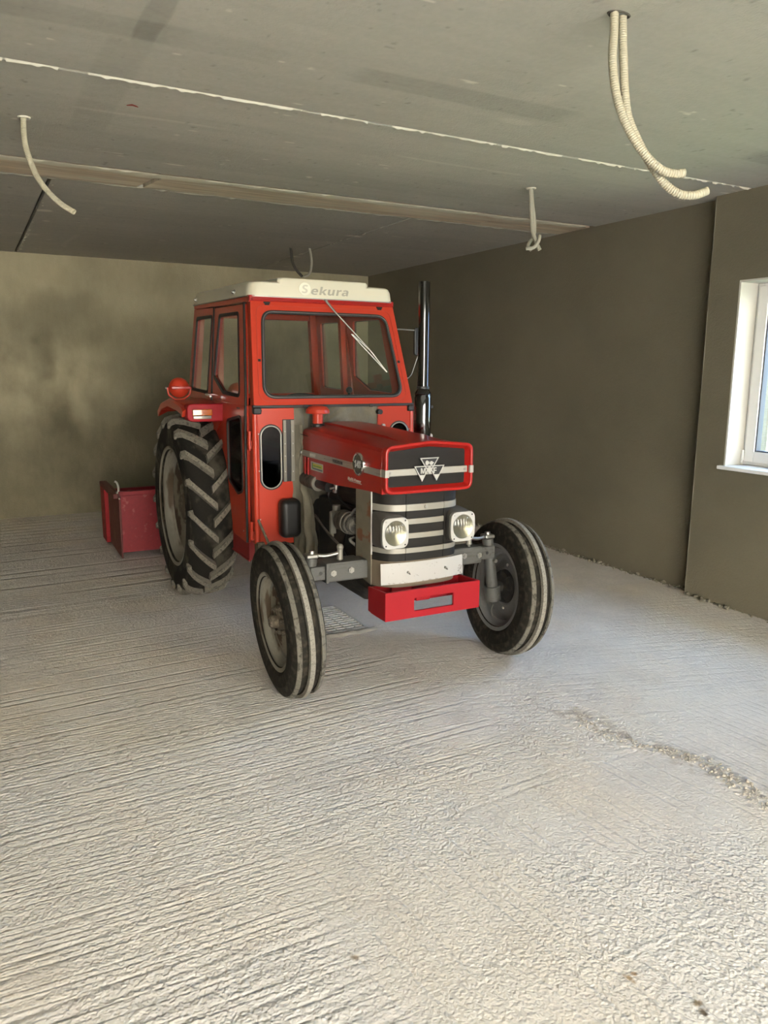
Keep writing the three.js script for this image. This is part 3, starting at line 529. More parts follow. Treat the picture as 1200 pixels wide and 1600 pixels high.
// the badge of three triangles
{
  const tri = (cx, top, w, h) => [[cx - w / 2, top], [cx + w / 2, top], [cx, top - h]];
  const T1 = tri(0.0, 1.1470, 0.104, 0.078), T2 = tri(-0.0395, 1.1095, 0.086, 0.074), T3 = tri(0.0395, 1.1095, 0.086, 0.074);
  const bx = (p, d, z) => extr(p, d, { bevel: 0.001 }).translate(0, 0, z);
  const outline = (p, t, z) => extr(p, 0.006, { holes: [inset(p, t)] }).translate(0, 0, z);
  B('badge', [bx(T1, 0.007, 0.2290), bx(T2, 0.007, 0.2290), bx(T3, 0.007, 0.2290)], M.black, 'triple triangle badge, black');
  B('badge_outline', [outline(T1, 0.0045, 0.2315), outline(T2, 0.0045, 0.2325), outline(T3, 0.0045, 0.2325),
    extr([[-0.0395 - 0.0175, 1.0665], [-0.0395 + 0.0175, 1.0665], [-0.0395, 1.0365]], 0.005).translate(0, 0, 0.2325), extr([[0.0395 - 0.0175, 1.0665], [0.0395 + 0.0175, 1.0665], [0.0395, 1.0365]], 0.005).translate(0, 0, 0.2325),
    extr([[-0.018, 1.1000], [0.018, 1.1000], [0, 1.0760]], 0.005).translate(0, 0, 0.2325)], M.white, 'white badge outline');
  B('badge_letter', textGeo('M', 0.026, fontBold, 0, 1.0, 0.004).translate(-0.034, 1.0860, 0.2345), M.white);
  B('badge_letter', textGeo('F', 0.026, fontBold, 0, 1.15, 0.004).translate(0.030, 1.0860, 0.2345), M.white);
  B('badge_tractor', [box(-0.022, -0.002, 1.117, 1.130, 0.2345, 0.2375, 0.001), cyl(V3(-0.014, 1.120, 0.2345), V3(-0.014, 1.120, 0.2380), 0.008), cyl(V3(0.010, 1.121, 0.2345), V3(0.010, 1.121, 0.2380), 0.0095), box(0.0, 0.024, 1.120, 1.125, 0.2345, 0.2375), box(-0.018, -0.010, 1.128, 1.134, 0.2345, 0.2375)], M.white);
}
// side trim, lettering, badge and stickers
const sideText = (n, s, size, y, z, m, slant, stretch, depth, font = fontBold) => { const g = textGeo(s, size, font, slant, stretch, depth); g.rotateY(-Math.PI / 2); g.translate(-BW - 0.0032, y, z); B(n, g, m); };
for (const s of [-1, 1]) B('trim_strip', box(s * (BW - 0.002), s * (BW + 0.0030), 1.0640, 1.0975, -0.790, 0.205, 0.001), M.trim, 'silver side strip');
sideText('side_lettering', 'MASSEY', 0.0165, 1.0805, -0.625, mat([0.60, 0.57, 0.50], 0.5), 0, 0.95, 0.0012);
sideText('side_lettering', 'FERGUSON', 0.0165, 1.0805, -0.285, M.black, 0, 1.05, 0.0012);
sideText('side_lettering', '-', 0.0165, 1.0805, -0.455, M.black, 0, 1.05, 0.0012);
B('end_cap', cyl(V3(-BW - 0.001, 1.081, -0.796), V3(-BW - 0.010, 1.081, -0.796), 0.009, 0.008, 12), M.white);
{
  const cx = -BW, cy = 1.100, cz = -0.020;
  const ell = (g) => g.scale(1, 1, 1);
  B('model_badge', latheX([[0.0, -0.010], [0.0485, -0.010], [0.0485, -0.002], [0, -0.002]].reverse(), 40).translate(cx, cy, cz), M.gloss, 'round black model badge');
  B('badge_ring', latheX([[0.046, -0.004], [0.047, -0.014], [0.052, -0.017], [0.0575, -0.013], [0.0585, -0.002]].reverse(), 48).translate(cx, cy, cz), M.chrome, 'chrome ring');
  const g = textGeo('148', 0.036, fontBold, 0.12, 0.88, 0.003); g.rotateY(-Math.PI / 2); g.translate(cx - 0.0125, cy, cz); B('model_number', g, M.white);
  B('side_stud', sphere(-BW, 1.098, 0.058, 0.006, 0.6, 1, 1, 10, 8), M.red);
}
B('sticker', box(-BW - 0.0006, -BW + 0.001, 0.997, 1.044, -0.660, -0.485), M.white, 'white sticker with green and yellow print');
B('sticker_print', [box(-BW - 0.0012, -BW, 1.016, 1.036, -0.632, -0.495)], mat([0.48, 0.46, 0.06], 0.5));
B('sticker_print', [box(-BW - 0.0013, -BW, 1.006, 1.039, -0.640, -0.628), box(-BW - 0.0013, -BW, 1.021, 1.026, -0.62, -0.51)], mat([0.04, 0.20, 0.05], 0.5));
B('sticker_print', [box(-BW - 0.0013, -BW, 1.004, 1.012, -0.632, -0.495)], mat([0.10, 0.12, 0.16], 0.5));
sideText('side_lettering', 'Multi-Power', 0.0150, 1.0145, -0.080, mat([0.62, 0.58, 0.50], 0.4, 0.4), 0.2, 1.25, 0.0015);
B('lettering_bar', box(-BW - 0.0025, -BW, 1.0000, 1.0040, -0.150, -0.005), M.bar);
for (const z of [-0.745, -0.70]) B('side_rib', tube([[-BW - 0.0005, 0.962, z], [-BW - 0.0005, 1.058, z]], 0.004, 6, 6), M.red);
B('bonnet_seam', tube([[-BW - 0.001, 1.183, -0.808], [-BW - 0.001, 1.180, -0.70]], 0.0022, 6, 5), M.black);

// --- radiator cowl and grille
const planX = (x) => 0.207 - 0.022 * Math.pow(Math.abs(x) / 0.232, 2) - 0.093 * Math.pow(Math.abs(x) / 0.232, 7);       // front of the grille, seen from above
function bowed(x0, x1, y0, y1, off, th, n = 10) { // curved sheet following the plan of the grille
  const s = []; for (let i = 0; i <= n; i++) { const x = mix(x0, x1, i / n), z = planX(x) + off; s.push([[x, y0, z], [x, y1, z], [x, y1, z - th], [x, y0, z - th]]); }
  return loft(s, true, true, 0.6);
}
const XS = 0.232;
for (const s of [-1, 1]) {
  P('radiator_cowl', [extr(roundPoly([[-0.075, 0.600], [-0.030, 0.535], [0.094, 0.520], [0.094, 0.985], [-0.075, 0.985]], [0.05, 0.04, 0.004, 0.004, 0.004]), 0.006, { bevel: 0.001 }).applyMatrix4(sideM).translate(s * 0.2330 + 0.003, 0, 0)], M.cowl, 'bare metal side panel with rust streaks');
  P('cowl_edge', box(s * 0.2300, s * 0.2375, 0.672, 0.982, 0.090, 0.098, 0.002), M.white, 'chipped white edge strip');
}
P('radiator', box(-0.21, 0.21, 0.55, 0.975, -0.06, 0.02), M.black, 'dark radiator core');
P('grille_backing', bowed(-XS + 0.002, XS - 0.002, 0.645, 0.984, -0.012, 0.006, 24), M.black);
const secs = [[-XS, -0.1065], [-0.1035, 0.1035], [0.1065, XS]];
for (const [a, b] of secs) for (let k = 0; k < 5; k++) {
  const ys = [[0.926, 0.982], [0.856, 0.893], [0.786, 0.828], [0.714, 0.759], [0.650, 0.688]][k];
  if (a * b > 0 && k > 0 && k < 4) { if (k === 1) P('grille_slat', bowed(a, b, 0.714, 0.893, 0, 0.008), M.grille); continue; }
  P('grille_slat', bowed(a, b, ys[0], ys[1], 0, 0.008), M.grille, k ? undefined : 'black grille panel');
}
for (const [a, b] of secs) for (const [y0, y1] of [[0.894, 0.925], [0.829, 0.855], [0.760, 0.785], [0.689, 0.713]]) {
  if (a * b > 0 && (y0 === 0.829 || y0 === 0.760)) continue;
  P('grille_bar', bowed(a, b, y0, y1, 0.0035, 0.010), M.silver, 'silver grille bar, paint worn');
}
P('grille_lock', [cyl(V3(0.0, 0.910, 0.207), V3(0.0, 0.910, 0.214), 0.010, 0.009, 20), box(-0.002, 0.002, 0.903, 0.917, 0.213, 0.216)], M.zinc);
// headlamps
for (const s of [-1, 1]) {
  const cx = s * 0.1860, cy = 0.8030;
  const sq = (w, h, r, z, dx = 0) => roundPoly([[-w, -h], [w, -h], [w * 1.02, 0], [w, h], [-w, h], [-w * 1.02, 0]], [r, r, 0.4, r, r, 0.4], 5).map(([x, y]) => [cx + dx + x, cy + y, z]);
  const pod = P('headlamp', loft([sq(0.046, 0.088, 0.02, 0.080, s * -0.002), sq(0.054, 0.086, 0.025, 0.160, s * -0.001), sq(0.064, 0.080, 0.038, 0.205), sq(0.068, 0.075, 0.045, 0.236), sq(0.065, 0.072, 0.045, 0.2395)], true, true, 0.6), M.pod, 'grey headlamp pod with square bezel');
  const ol = roundPoly([[-0.0665, -0.0735], [0.0665, -0.0735], [0.0700, 0], [0.0665, 0.0735], [-0.0665, 0.0735], [-0.0700, 0]], [0.046, 0.046, 0.5, 0.046, 0.046, 0.5], 8);
  const circ = []; for (let k = 0; k < 48; k++) circ.push([0.0565 * Math.cos(k / 24 * Math.PI), 0.0595 * Math.sin(k / 24 * Math.PI)]);
  put('bezel', extr(ol, 0.009, { holes: [circ.slice().reverse()], bevel: 0.002 }).translate(cx, cy, 0.245), M.white, pod, 'white square bezel');
  put('reflector', (() => { const g = new THREE.LatheGeometry([[0.0, -0.003], [0.012, -0.0028], [0.02, -0.001], [0.04, 0.003], [0.0575, 0.0085]].map(([r, y]) => V2(r, y)), 40); g.rotateX(Math.PI / 2); g.scale(1, 1.05, 1); return g.translate(cx, cy, 0.2445); })(), M.reflector, pod);
  put('lens', (() => { // fluted glass
    const g = new THREE.SphereGeometry(0.15, 64, 40, 0, Math.PI * 2, 0, 0.385); g.rotateX(Math.PI / 2); g.translate(0, 0, -0.139);
    const w = warp(g, (v) => { v.z += 0.0011 * Math.sin(v.x * 420) * sm(0.058, 0.045, Math.hypot(v.x, v.y)); }); w.scale(1, 1.05, 1); return w.translate(cx, cy, 0.2505); })(), M.lens, pod, 'fluted round headlamp glass');
  for (const [a, b] of [[-1, -1], [1, -1], [1, 1], [-1, 1]]) put('bezel_screw', cyl(V3(cx + a * 0.0505, cy + b * 0.0575, 0.253), V3(cx + a * 0.0505, cy + b * 0.0575, 0.2555), 0.0042, 0.0035, 10), b < 0 || a > 0 ? M.black : M.zinc, pod);
}
// bare metal below the grille and the white plate
P('nose_skirt', bowed(-XS, XS, 0.520, 0.650, -0.006, 0.010, 24), M.cowl, 'bare metal lower nose');
{
  const g = loft((() => { const s = [], n = 16; for (let i = 0; i <= n; i++) { const x = mix(-0.230, 0.230, i / n), z = 0.219 - 0.027 * Math.pow(Math.abs(x) / 0.23, 2.2), y0 = 0.546 + 0.006 * (i / n) - 0.004, y1 = 0.645; s.push([[x, y0, z], [x, y1, z - 0.006], [x, y1, z - 0.009], [x, y0, z - 0.003]]); } return s; })(), true, true, 0.6);
  const p = g.attributes.position, u = g.attributes.uv; for (let i = 0; i < p.count; i++) u.setXY(i, (p.getX(i) + 0.232) / 0.46, (p.getY(i) - 0.545) / 0.10);
  const pl = P('number_plate', g, M.plate, 'blank scuffed white plate, slightly bent');
  for (const x of [-0.095, 0.115]) put('plate_bolt', [cyl(V3(x, 0.596, 0.200), V3(x, 0.596, 0.222), 0.0075, 0.006, 8), cyl(V3(x, 0.596, 0.215), V3(x + 0.002, 0.590, 0.232), 0.003)], M.zinc, pl);
}
// --- red front weight frame
{
  const fr = P('front_weight', [extr(roundPoly([[-0.262, 0.3965], [0.262, 0.3965], [0.262, 0.5350], [-0.262, 0.5350]], 0.004), 0.014, { holes: [roundPoly([[-0.108, 0.4290], [0.112, 0.4290], [0.112, 0.4915], [-0.108, 0.4915]], 0.008).reverse()], bevel: 0.002 }).translate(0, 0, 0.286)], M.weight, 'red steel front weight frame with a slot');
  for (const s of [-1, 1]) put('side_plate', toSide(extr([[0.118, 0.4015], [0.16, 0.3965], [0.288, 0.3965], [0.288, 0.5350], [0.118, 0.5215]], 0.014, { bevel: 0.002 })).translate(s * 0.255 + 0.007, 0, 0), M.weight, fr);
  put('bracket', [box(-0.15, 0.15, 0.470, 0.545, 0.10, 0.150, 0.004), box(-0.248, 0.248, 0.42, 0.52, 0.118, 0.130, 0.002), box(-0.04, 0.04, 0.44, 0.50, 0.13, 0.20, 0.006)], M.weight, fr);
}
// --- front axle
{
  const ax = P('front_axle', [box(-0.452, 0.440, 0.546, 0.638, -0.045, 0.058, 0.010)], M.axle, 'grey steel front axle beam');
  const A = (n, g, m = M.axle, l) => put(n, g, m, ax, l);
  A('axle_lip', [box(-0.454, -0.260, 0.630, 0.643, -0.05, 0.062, 0.004), box(-0.456, -0.440, 0.545, 0.640, -0.05, 0.063, 0.003)]);
  for (const s of [-1, 1]) {
    A('axle_extension', box(s * 0.40, s * 0.530, 0.560, 0.628, -0.035, 0.047, 0.005));
    A('kingpin_housing', [cyl(V3(s * 0.508, 0.665, 0.005), V3(s * 0.556, 0.330, 0.005), 0.030, 0.032, 24), cyl(V3(s * 0.548, 0.395, 0.005), V3(s * 0.558, 0.315, 0.005), 0.043, 0.043, 24), cyl(V3(s * 0.55, 0.375, 0.005), V3(s * 0.635, 0.378, 0.0), 0.033, 0.024, 24)]);
    A('steering_arm', [box(s * 0.480, s * 0.540, 0.664, 0.686, -0.03, 0.030, 0.008), cyl(V3(s * 0.508, 0.66, 0.005), V3(s * 0.506, 0.70, 0.005), 0.018, 0.015, 6), tube([[s * 0.50, 0.676, 0.0], [s * 0.44, 0.672, 0.02], [s * 0.375, 0.682, 0.03]], 0.0095, 16)], M.zinc);
    A('ball_joint', [cyl(V3(s * 0.372, 0.650, 0.03), V3(s * 0.370, 0.712, 0.03), 0.016, 0.014, 16), sphere(s * 0.370, 0.710, 0.03, 0.017), cyl(V3(s * 0.372, 0.60, 0.03), V3(s * 0.372, 0.645, 0.03), 0.008, 0.009, 8)], M.alu, 'steel ball joint');
    A('drag_link', tube([[s * 0.368, 0.715, 0.022], [s * 0.345, 0.745, -0.20], [s * 0.315, 0.785, -0.42]], 0.0065, 20), M.engineGrey);
    for (const [x, y] of [[-0.418, 0.592], [-0.325, 0.598]]) A('axle_bolt', [cyl(V3(s * x, y, 0.056), V3(s * x, y, 0.066), 0.016, 0.016, 6), cyl(V3(s * x, y, 0.064), V3(s * x, y, 0.071), 0.008, 0.008, 12)], M.zinc);
    A('axle_hole', cyl(V3(s * 0.478, 0.595, 0.046), V3(s * 0.478, 0.595, 0.0485), 0.0085, 0.0085, 16), M.black);
    A('stop_screw', cyl(V3(s * 0.533, 0.545, 0.02), V3(s * 0.533, 0.545, 0.055), 0.011, 0.010, 10), M.zinc);
  }
  A('axle_pivot', box(-0.16, 0.16, 0.43, 0.56, -0.10, 0.09, 0.01), M.iron);
}
// --- engine and what hangs on it
P('engine_block', [box(-0.150, 0.150, 0.42, 0.83, -0.78, -0.10, 0.02), box(-0.125, 0.125, 0.83, 0.945, -0.72, -0.16, 0.015), box(-0.13, 0.13, 0.34, 0.44, -0.75, -0.20, 0.03)], M.iron, 'dark oily engine block');
P('gearbox', [box(-0.16, 0.16, 0.42, 0.80, -1.75, -0.76, 0.04), box(-0.22, 0.22, 0.42, 0.86, -2.15, -1.7, 0.05), cyl(V3(-0.56, 0.6244, -1.915), V3(0.56, 0.6244, -1.915), 0.085, 0.085, 24)], M.iron);
{
  const e = P('alternator', [cyl(V3(-0.215, 0.775, -0.28), V3(-0.215, 0.775, -0.155), 0.056, 0.056, 28), cyl(V3(-0.215, 0.775, -0.155), V3(-0.215, 0.775, -0.143), 0.045, 0.045, 28)], M.engineGrey, 'grey alternator');
  put('pulley', latheX([[0.0, -0.012], [0.040, -0.012], [0.044, -0.010], [0.034, 0], [0.044, 0.010], [0.040, 0.012], [0, 0.012]].reverse(), 32).rotateY(Math.PI / 2).translate(-0.215, 0.775, -0.120), M.engineGrey, e);
  put('alternator_band', [cyl(V3(-0.215, 0.775, -0.20), V3(-0.215, 0.775, -0.185), 0.0585, 0.0585, 28)], M.alu, e);
  put('mounting_bracket', tube([[-0.20, 0.70, -0.17], [-0.235, 0.695, -0.15], [-0.20, 0.66, -0.13]], 0.008, 10), M.alu, e);
  put('mounting_bracket', tube([[-0.16, 0.84, -0.2], [-0.20, 0.85, -0.16], [-0.235, 0.825, -0.14]], 0.007, 10), M.alu, e);
}
P('fuel_pump', [box(-0.205, -0.150, 0.70, 0.80, -0.46, -0.38, 0.012), cyl(V3(-0.19, 0.80, -0.42), V3(-0.19, 0.83, -0.42), 0.022), box(-0.235, -0.20, 0.675, 0.80, -0.42, -0.395, 0.008), cyl(V3(-0.22, 0.66, -0.408), V3(-0.22, 0.69, -0.408), 0.010, 0.010, 8)], M.alu, 'pale cast fuel pump');
P('fuel_tap', [cyl(V3(-0.20, 0.915, -0.40), V3(-0.20, 0.955, -0.40), 0.012), cyl(V3(-0.20, 0.93, -0.40), V3(-0.235, 0.925, -0.40), 0.006), box(-0.215, -0.19, 0.90, 0.918, -0.415, -0.385, 0.004)], M.zinc);
P('air_hose', tube([[-0.215, 0.925, -0.80], [-0.225, 0.925, -0.70], [-0.222, 0.925, -0.60]], 0.040, 16, 20), M.engineGrey, 'grey air intake collar');
P('air_duct', [cyl(V3(-0.222, 0.925, -0.60), V3(-0.213, 0.922, -0.46), 0.026, 0.028, 24)], M.black);
P('air_flange', cyl(V3(-0.2225, 0.925, -0.605), V3(-0.2215, 0.925, -0.590), 0.043, 0.043, 28), M.alu, 'pale ring flange');
P('fuel_lines', [tube([[-0.17, 0.93, -0.45], [-0.21, 0.88, -0.48], [-0.20, 0.80, -0.42]], 0.0045, 20), tube([[-0.19, 0.95, -0.38], [-0.215, 0.90, -0.34], [-0.20, 0.86, -0.30], [-0.18, 0.83, -0.24]], 0.0045, 20), tube([[-0.16, 0.70, -0.35], [-0.20, 0.62, -0.30], [-0.19, 0.55, -0.2]], 0.006, 20), tube([[-0.21, 0.68, -0.13], [-0.215, 0.62, -0.10], [-0.19, 0.58, -0.08]], 0.006, 16)], M.black);
P('fan_belt', tube([[-0.215, 0.82, -0.120], [-0.10, 0.86, -0.120], [0.0, 0.82, -0.12], [0.02, 0.72, -0.12], [-0.1, 0.70, -0.12], [-0.215, 0.732, -0.120]], 0.006, 48, 6, true), M.black);
// exhaust
P('exhaust', [latheY([[0.0, 1.190], [0.040, 1.195], [0.0445, 1.215], [0.0445, 1.405], [0.041, 1.418], [0.041, 1.424], [0.0435, 1.428], [0.041, 1.434], [0.034, 1.445], [0.0290, 1.452], [0.0290, 1.990], [0.0270, 1.992], [0.0255, 1.97], [0.0, 1.90]]).translate(0.197, 0, -0.175)], M.darkChrome, 'upright polished black chrome exhaust with thicker silencer');
P('exhaust_clamp', [latheY([[0.030, 1.452], [0.0325, 1.454], [0.0325, 1.466], [0.030, 1.468]]).translate(0.197, 0, -0.175), box(0.238, 0.258, 1.352, 1.368, -0.18, -0.17, 0.003)], M.black);
function latheY(pts, seg = 40) { return toCreasedNormals(new THREE.LatheGeometry(pts.map(([r, y]) => V2(r, y)), seg), 0.5); }
P('exhaust_bracket', [sphere(0.235, 1.2105, -0.155, 0.012, 1, 1, 1, 12, 10)], M.white);
// air intake mushroom
{
  const m = P('precleaner', latheY([[0.030, 1.232], [0.030, 1.292], [0.0295, 1.300], [0.066, 1.303], [0.069, 1.308], [0.066, 1.325], [0.052, 1.340], [0.028, 1.348], [0, 1.350]]).translate(-0.160, 0, -0.745), M.cabRed, 'red mushroom-shaped air intake cap');
  put('base_ring', latheY([[0.030, 1.226], [0.040, 1.228], [0.040, 1.242], [0.034, 1.247], [0.030, 1.247]]).translate(-0.160, 0, -0.745), M.black, m);
}
// --- cab: side walls lean inwards above the waist, windscreen leans back
const KX = 0.0867, sideX = (y) => y > 1.345 ? 0.508 - KX * (y - 1.345) : 0.508 + 0.004 * clamp((1.345 - y) / 0.2);
const leanSide = (g) => warp(g, (v) => { v.x -= sideX(v.y); });       // from flat (x = 0) to the right-hand wall
const SL = 0.18 / 0.588, scrZ = (y) => -0.83 - SL * (y - 1.345);
const leanFront = (g) => warp(g, (v) => { v.z += scrZ(v.y); });
const both = (name, g, m, label, parent = tractor) => { put(name, g, m, parent, label); put(name, mirrorX(g), m, parent, label); };

// windscreen frame with its opening
const scrOut = [[-0.5075, 1.347], [0.5075, 1.347], [0.4575, 1.930], [-0.4575, 1.930]];
const scrHole = [[-0.447, 1.388], [0.447, 1.388], [0.396, 1.876], [-0.396, 1.876]];
const scrR = [0.075, 0.075, 0.075, 0.075];
P('windscreen_frame', leanFront(extr(roundPoly(scrOut, 0.012), 0.028, { holes: [roundPoly(scrHole, scrR, 8).reverse()], bevel: 0.004 }).translate(0, 0, -0.028)), M.cabRed, 'bright orange-red windscreen surround');
{
  const line = (d, r, w, z) => { const a = roundPoly(inset(scrHole, d), scrR.map((q) => q - d), 8), b = roundPoly(inset(scrHole, d + w), scrR.map((q) => q - d - w), 8); return leanFront(extr(a, 0.010, { holes: [b.reverse()], bevel: 0.002 }).translate(0, 0, z)); };
  P('windscreen_seal', line(-0.005, 0, 0.020, -0.004), M.rubberSeal, 'black rubber seal');
  P('seal_bead', line(0.002, 0, 0.005, 0.0010), M.bead, 'thin bright bead in the seal');
  const em = scrOut.map(([x, y]) => [x * 0.935, 1.6385 + (y - 1.6385) * 0.925]);
  P('pressed_line', leanFront(extr(roundPoly(em, 0.06, 8), 0.003, { holes: [inset(roundPoly(em, 0.06, 8), 0.0035).reverse()] }).translate(0, 0, -0.0005)), mat([0.40, 0.035, 0.016], 0.4), 'pressed groove round the windscreen');
  P('windscreen', leanFront(extr(roundPoly(inset(scrHole, 0.008), 0.068, 8), 0.004).translate(0, 0, -0.012)), M.glass, 'large clear windscreen');
  for (const x of [-0.36, 0.36]) P('windscreen_hinge', leanFront([box(x - 0.020, x + 0.020, 1.917, 1.927, 0.000, 0.007, 0.002), box(x - 0.014, x + 0.014, 1.908, 1.920, 0.000, 0.005, 0.002)].reduce((a, b) => join([a, b]))), M.black);
  for (const x of [-1, 1]) P('frame_catch', leanFront(box(x * 0.452, x * 0.438, 1.59, 1.605, -0.002, 0.010, 0.002)), M.black);
}
P('screen_gap', [box(-0.512, 0.512, 1.333, 1.349, -0.856, -0.828, 0.003)], M.rubberSeal, 'black seal below the windscreen');
for (const x of [-0.20, 0.22]) P('seal_clip', box(x - 0.012, x + 0.012, 1.330, 1.350, -0.832, -0.824, 0.003), M.black);
// header and drip rail under the roof
P('roof_header', [box(-0.462, 0.462, 1.928, 1.962, -1.045, -1.008, 0.006), box(-0.450, 0.450, 1.934, 1.944, -1.030, -0.995, 0.004)], M.red, 'dark red header rail');
both('roof_rail', [loft([[-1.02, 0], [-2.28, 0.035]].map(([z, d]) => [[-0.462, 1.925 + d, z], [-0.420, 1.925 + d, z], [-0.420, 1.962 + d, z], [-0.462, 1.962 + d, z]]).reverse(), true, true)], M.cabRed, undefined);
function bothList(name, gs, m, label) { both(name, join(gs), m, label); }

// roof: cream shell with rounded corners and a raised middle
{
  const ring = (hw, zf, zr, r, y0) => roundPoly([[-hw, zf], [hw, zf], [hw, zr], [-hw, zr]], [r, r, r * 0.7, r * 0.7], 8).map(([x, z]) => [x, y0 + 0.028 * (-1.0 - z) / 1.3, z]);
  const rf = P('roof', loft([ring(0.468, -1.000, -2.300, 0.085, 1.957), ring(0.462, -1.004, -2.295, 0.085, 2.010), ring(0.452, -1.010, -2.288, 0.085, 2.033), ring(0.440, -1.022, -2.275, 0.085, 2.041), ring(0.30, -1.10, -2.2, 0.07, 2.050)].map((s) => s.slice().reverse()), true, true, 0.6), M.cream, 'cream fibreglass roof');
  const mid = (hw, zf, y0) => roundPoly([[-hw, zf], [hw, zf], [hw, -2.26], [-hw, -2.26]], 0.03, 5).map(([x, z]) => [x, y0 + 0.028 * (-1.0 - z) / 1.3, z]);
  put('raised_panel', loft([mid(0.292, -1.0055, 1.99), mid(0.288, -1.008, 2.055), mid(0.282, -1.014, 2.064), mid(0.26, -1.04, 2.068)].map((s) => s.slice().reverse()), true, true, 0.6), M.cream, rf);
  put('roof_lip', loft([ring(0.478, -0.994, -2.308, 0.088, 1.953), ring(0.478, -0.994, -2.308, 0.088, 1.958)].map((s) => s.slice().reverse()), true, true, 0.6), M.zinc, rf);
  for (const s of [-1, 1]) for (const z of [-1.28, -2.2]) put('roof_bolt', [cyl(V3(s * 0.463, 1.990 + 0.022 * (-z - 1), z), V3(s * 0.472, 1.990 + 0.022 * (-z - 1), z), 0.016, 0.012, 14), sphere(s * 0.474, 1.990 + 0.022 * (-z - 1), z, 0.011, 1, 1, 1, 12, 8)], M.chrome, rf);
  const pale = mat([0.74, 0.72, 0.58], 0.5), ink = mat([0.36, 0.34, 0.27], 0.55);
  put('roof_logo', cyl(V3(-0.128, 2.008, -1.003), V3(-0.128, 2.008, -0.9985), 0.036, 0.036, 40), pale, rf, 'pale round emblem');
  put('roof_logo_mark', [(() => { const g = textGeo('S', 0.046, fontBold, 0.1, 1.25, 0.001); return g.translate(-0.128, 2.008, -0.9985); })()], mat([0.56, 0.53, 0.42], 0.55), rf);
  put('roof_lettering', textGeo('ekura', 0.044, fontBold, 0.25, 1.45, 0.0012).translate(0.032, 2.002, -1.0025), ink, rf, 'faded grey lettering');
}
// wiper
{
  const w = P('wiper', [leanFront(join([cyl(V3(0.006, 1.946, 0.012), V3(0.062, 1.872, 0.022), 0.0085, 0.0055, 10), cyl(V3(0.062, 1.872, 0.022), V3(0.248, 1.668, 0.020), 0.0042, 0.0034, 8), cyl(V3(0.000, 1.950, -0.01), V3(0.006, 1.946, 0.02), 0.010, 0.009, 12)]))], M.zinc, 'bright steel wiper arm');
  put('blade', leanFront(join([cyl(V3(0.145, 1.757, 0.010), V3(0.350, 1.535, 0.008), 0.0030, 0.0030, 6), cyl(V3(0.150, 1.755, 0.016), V3(0.255, 1.660, 0.018), 0.0032, 0.0032, 6), cyl(V3(0.255, 1.660, 0.018), V3(0.350, 1.535, 0.012), 0.004, 0.003, 6)])), M.zinc, w);
}
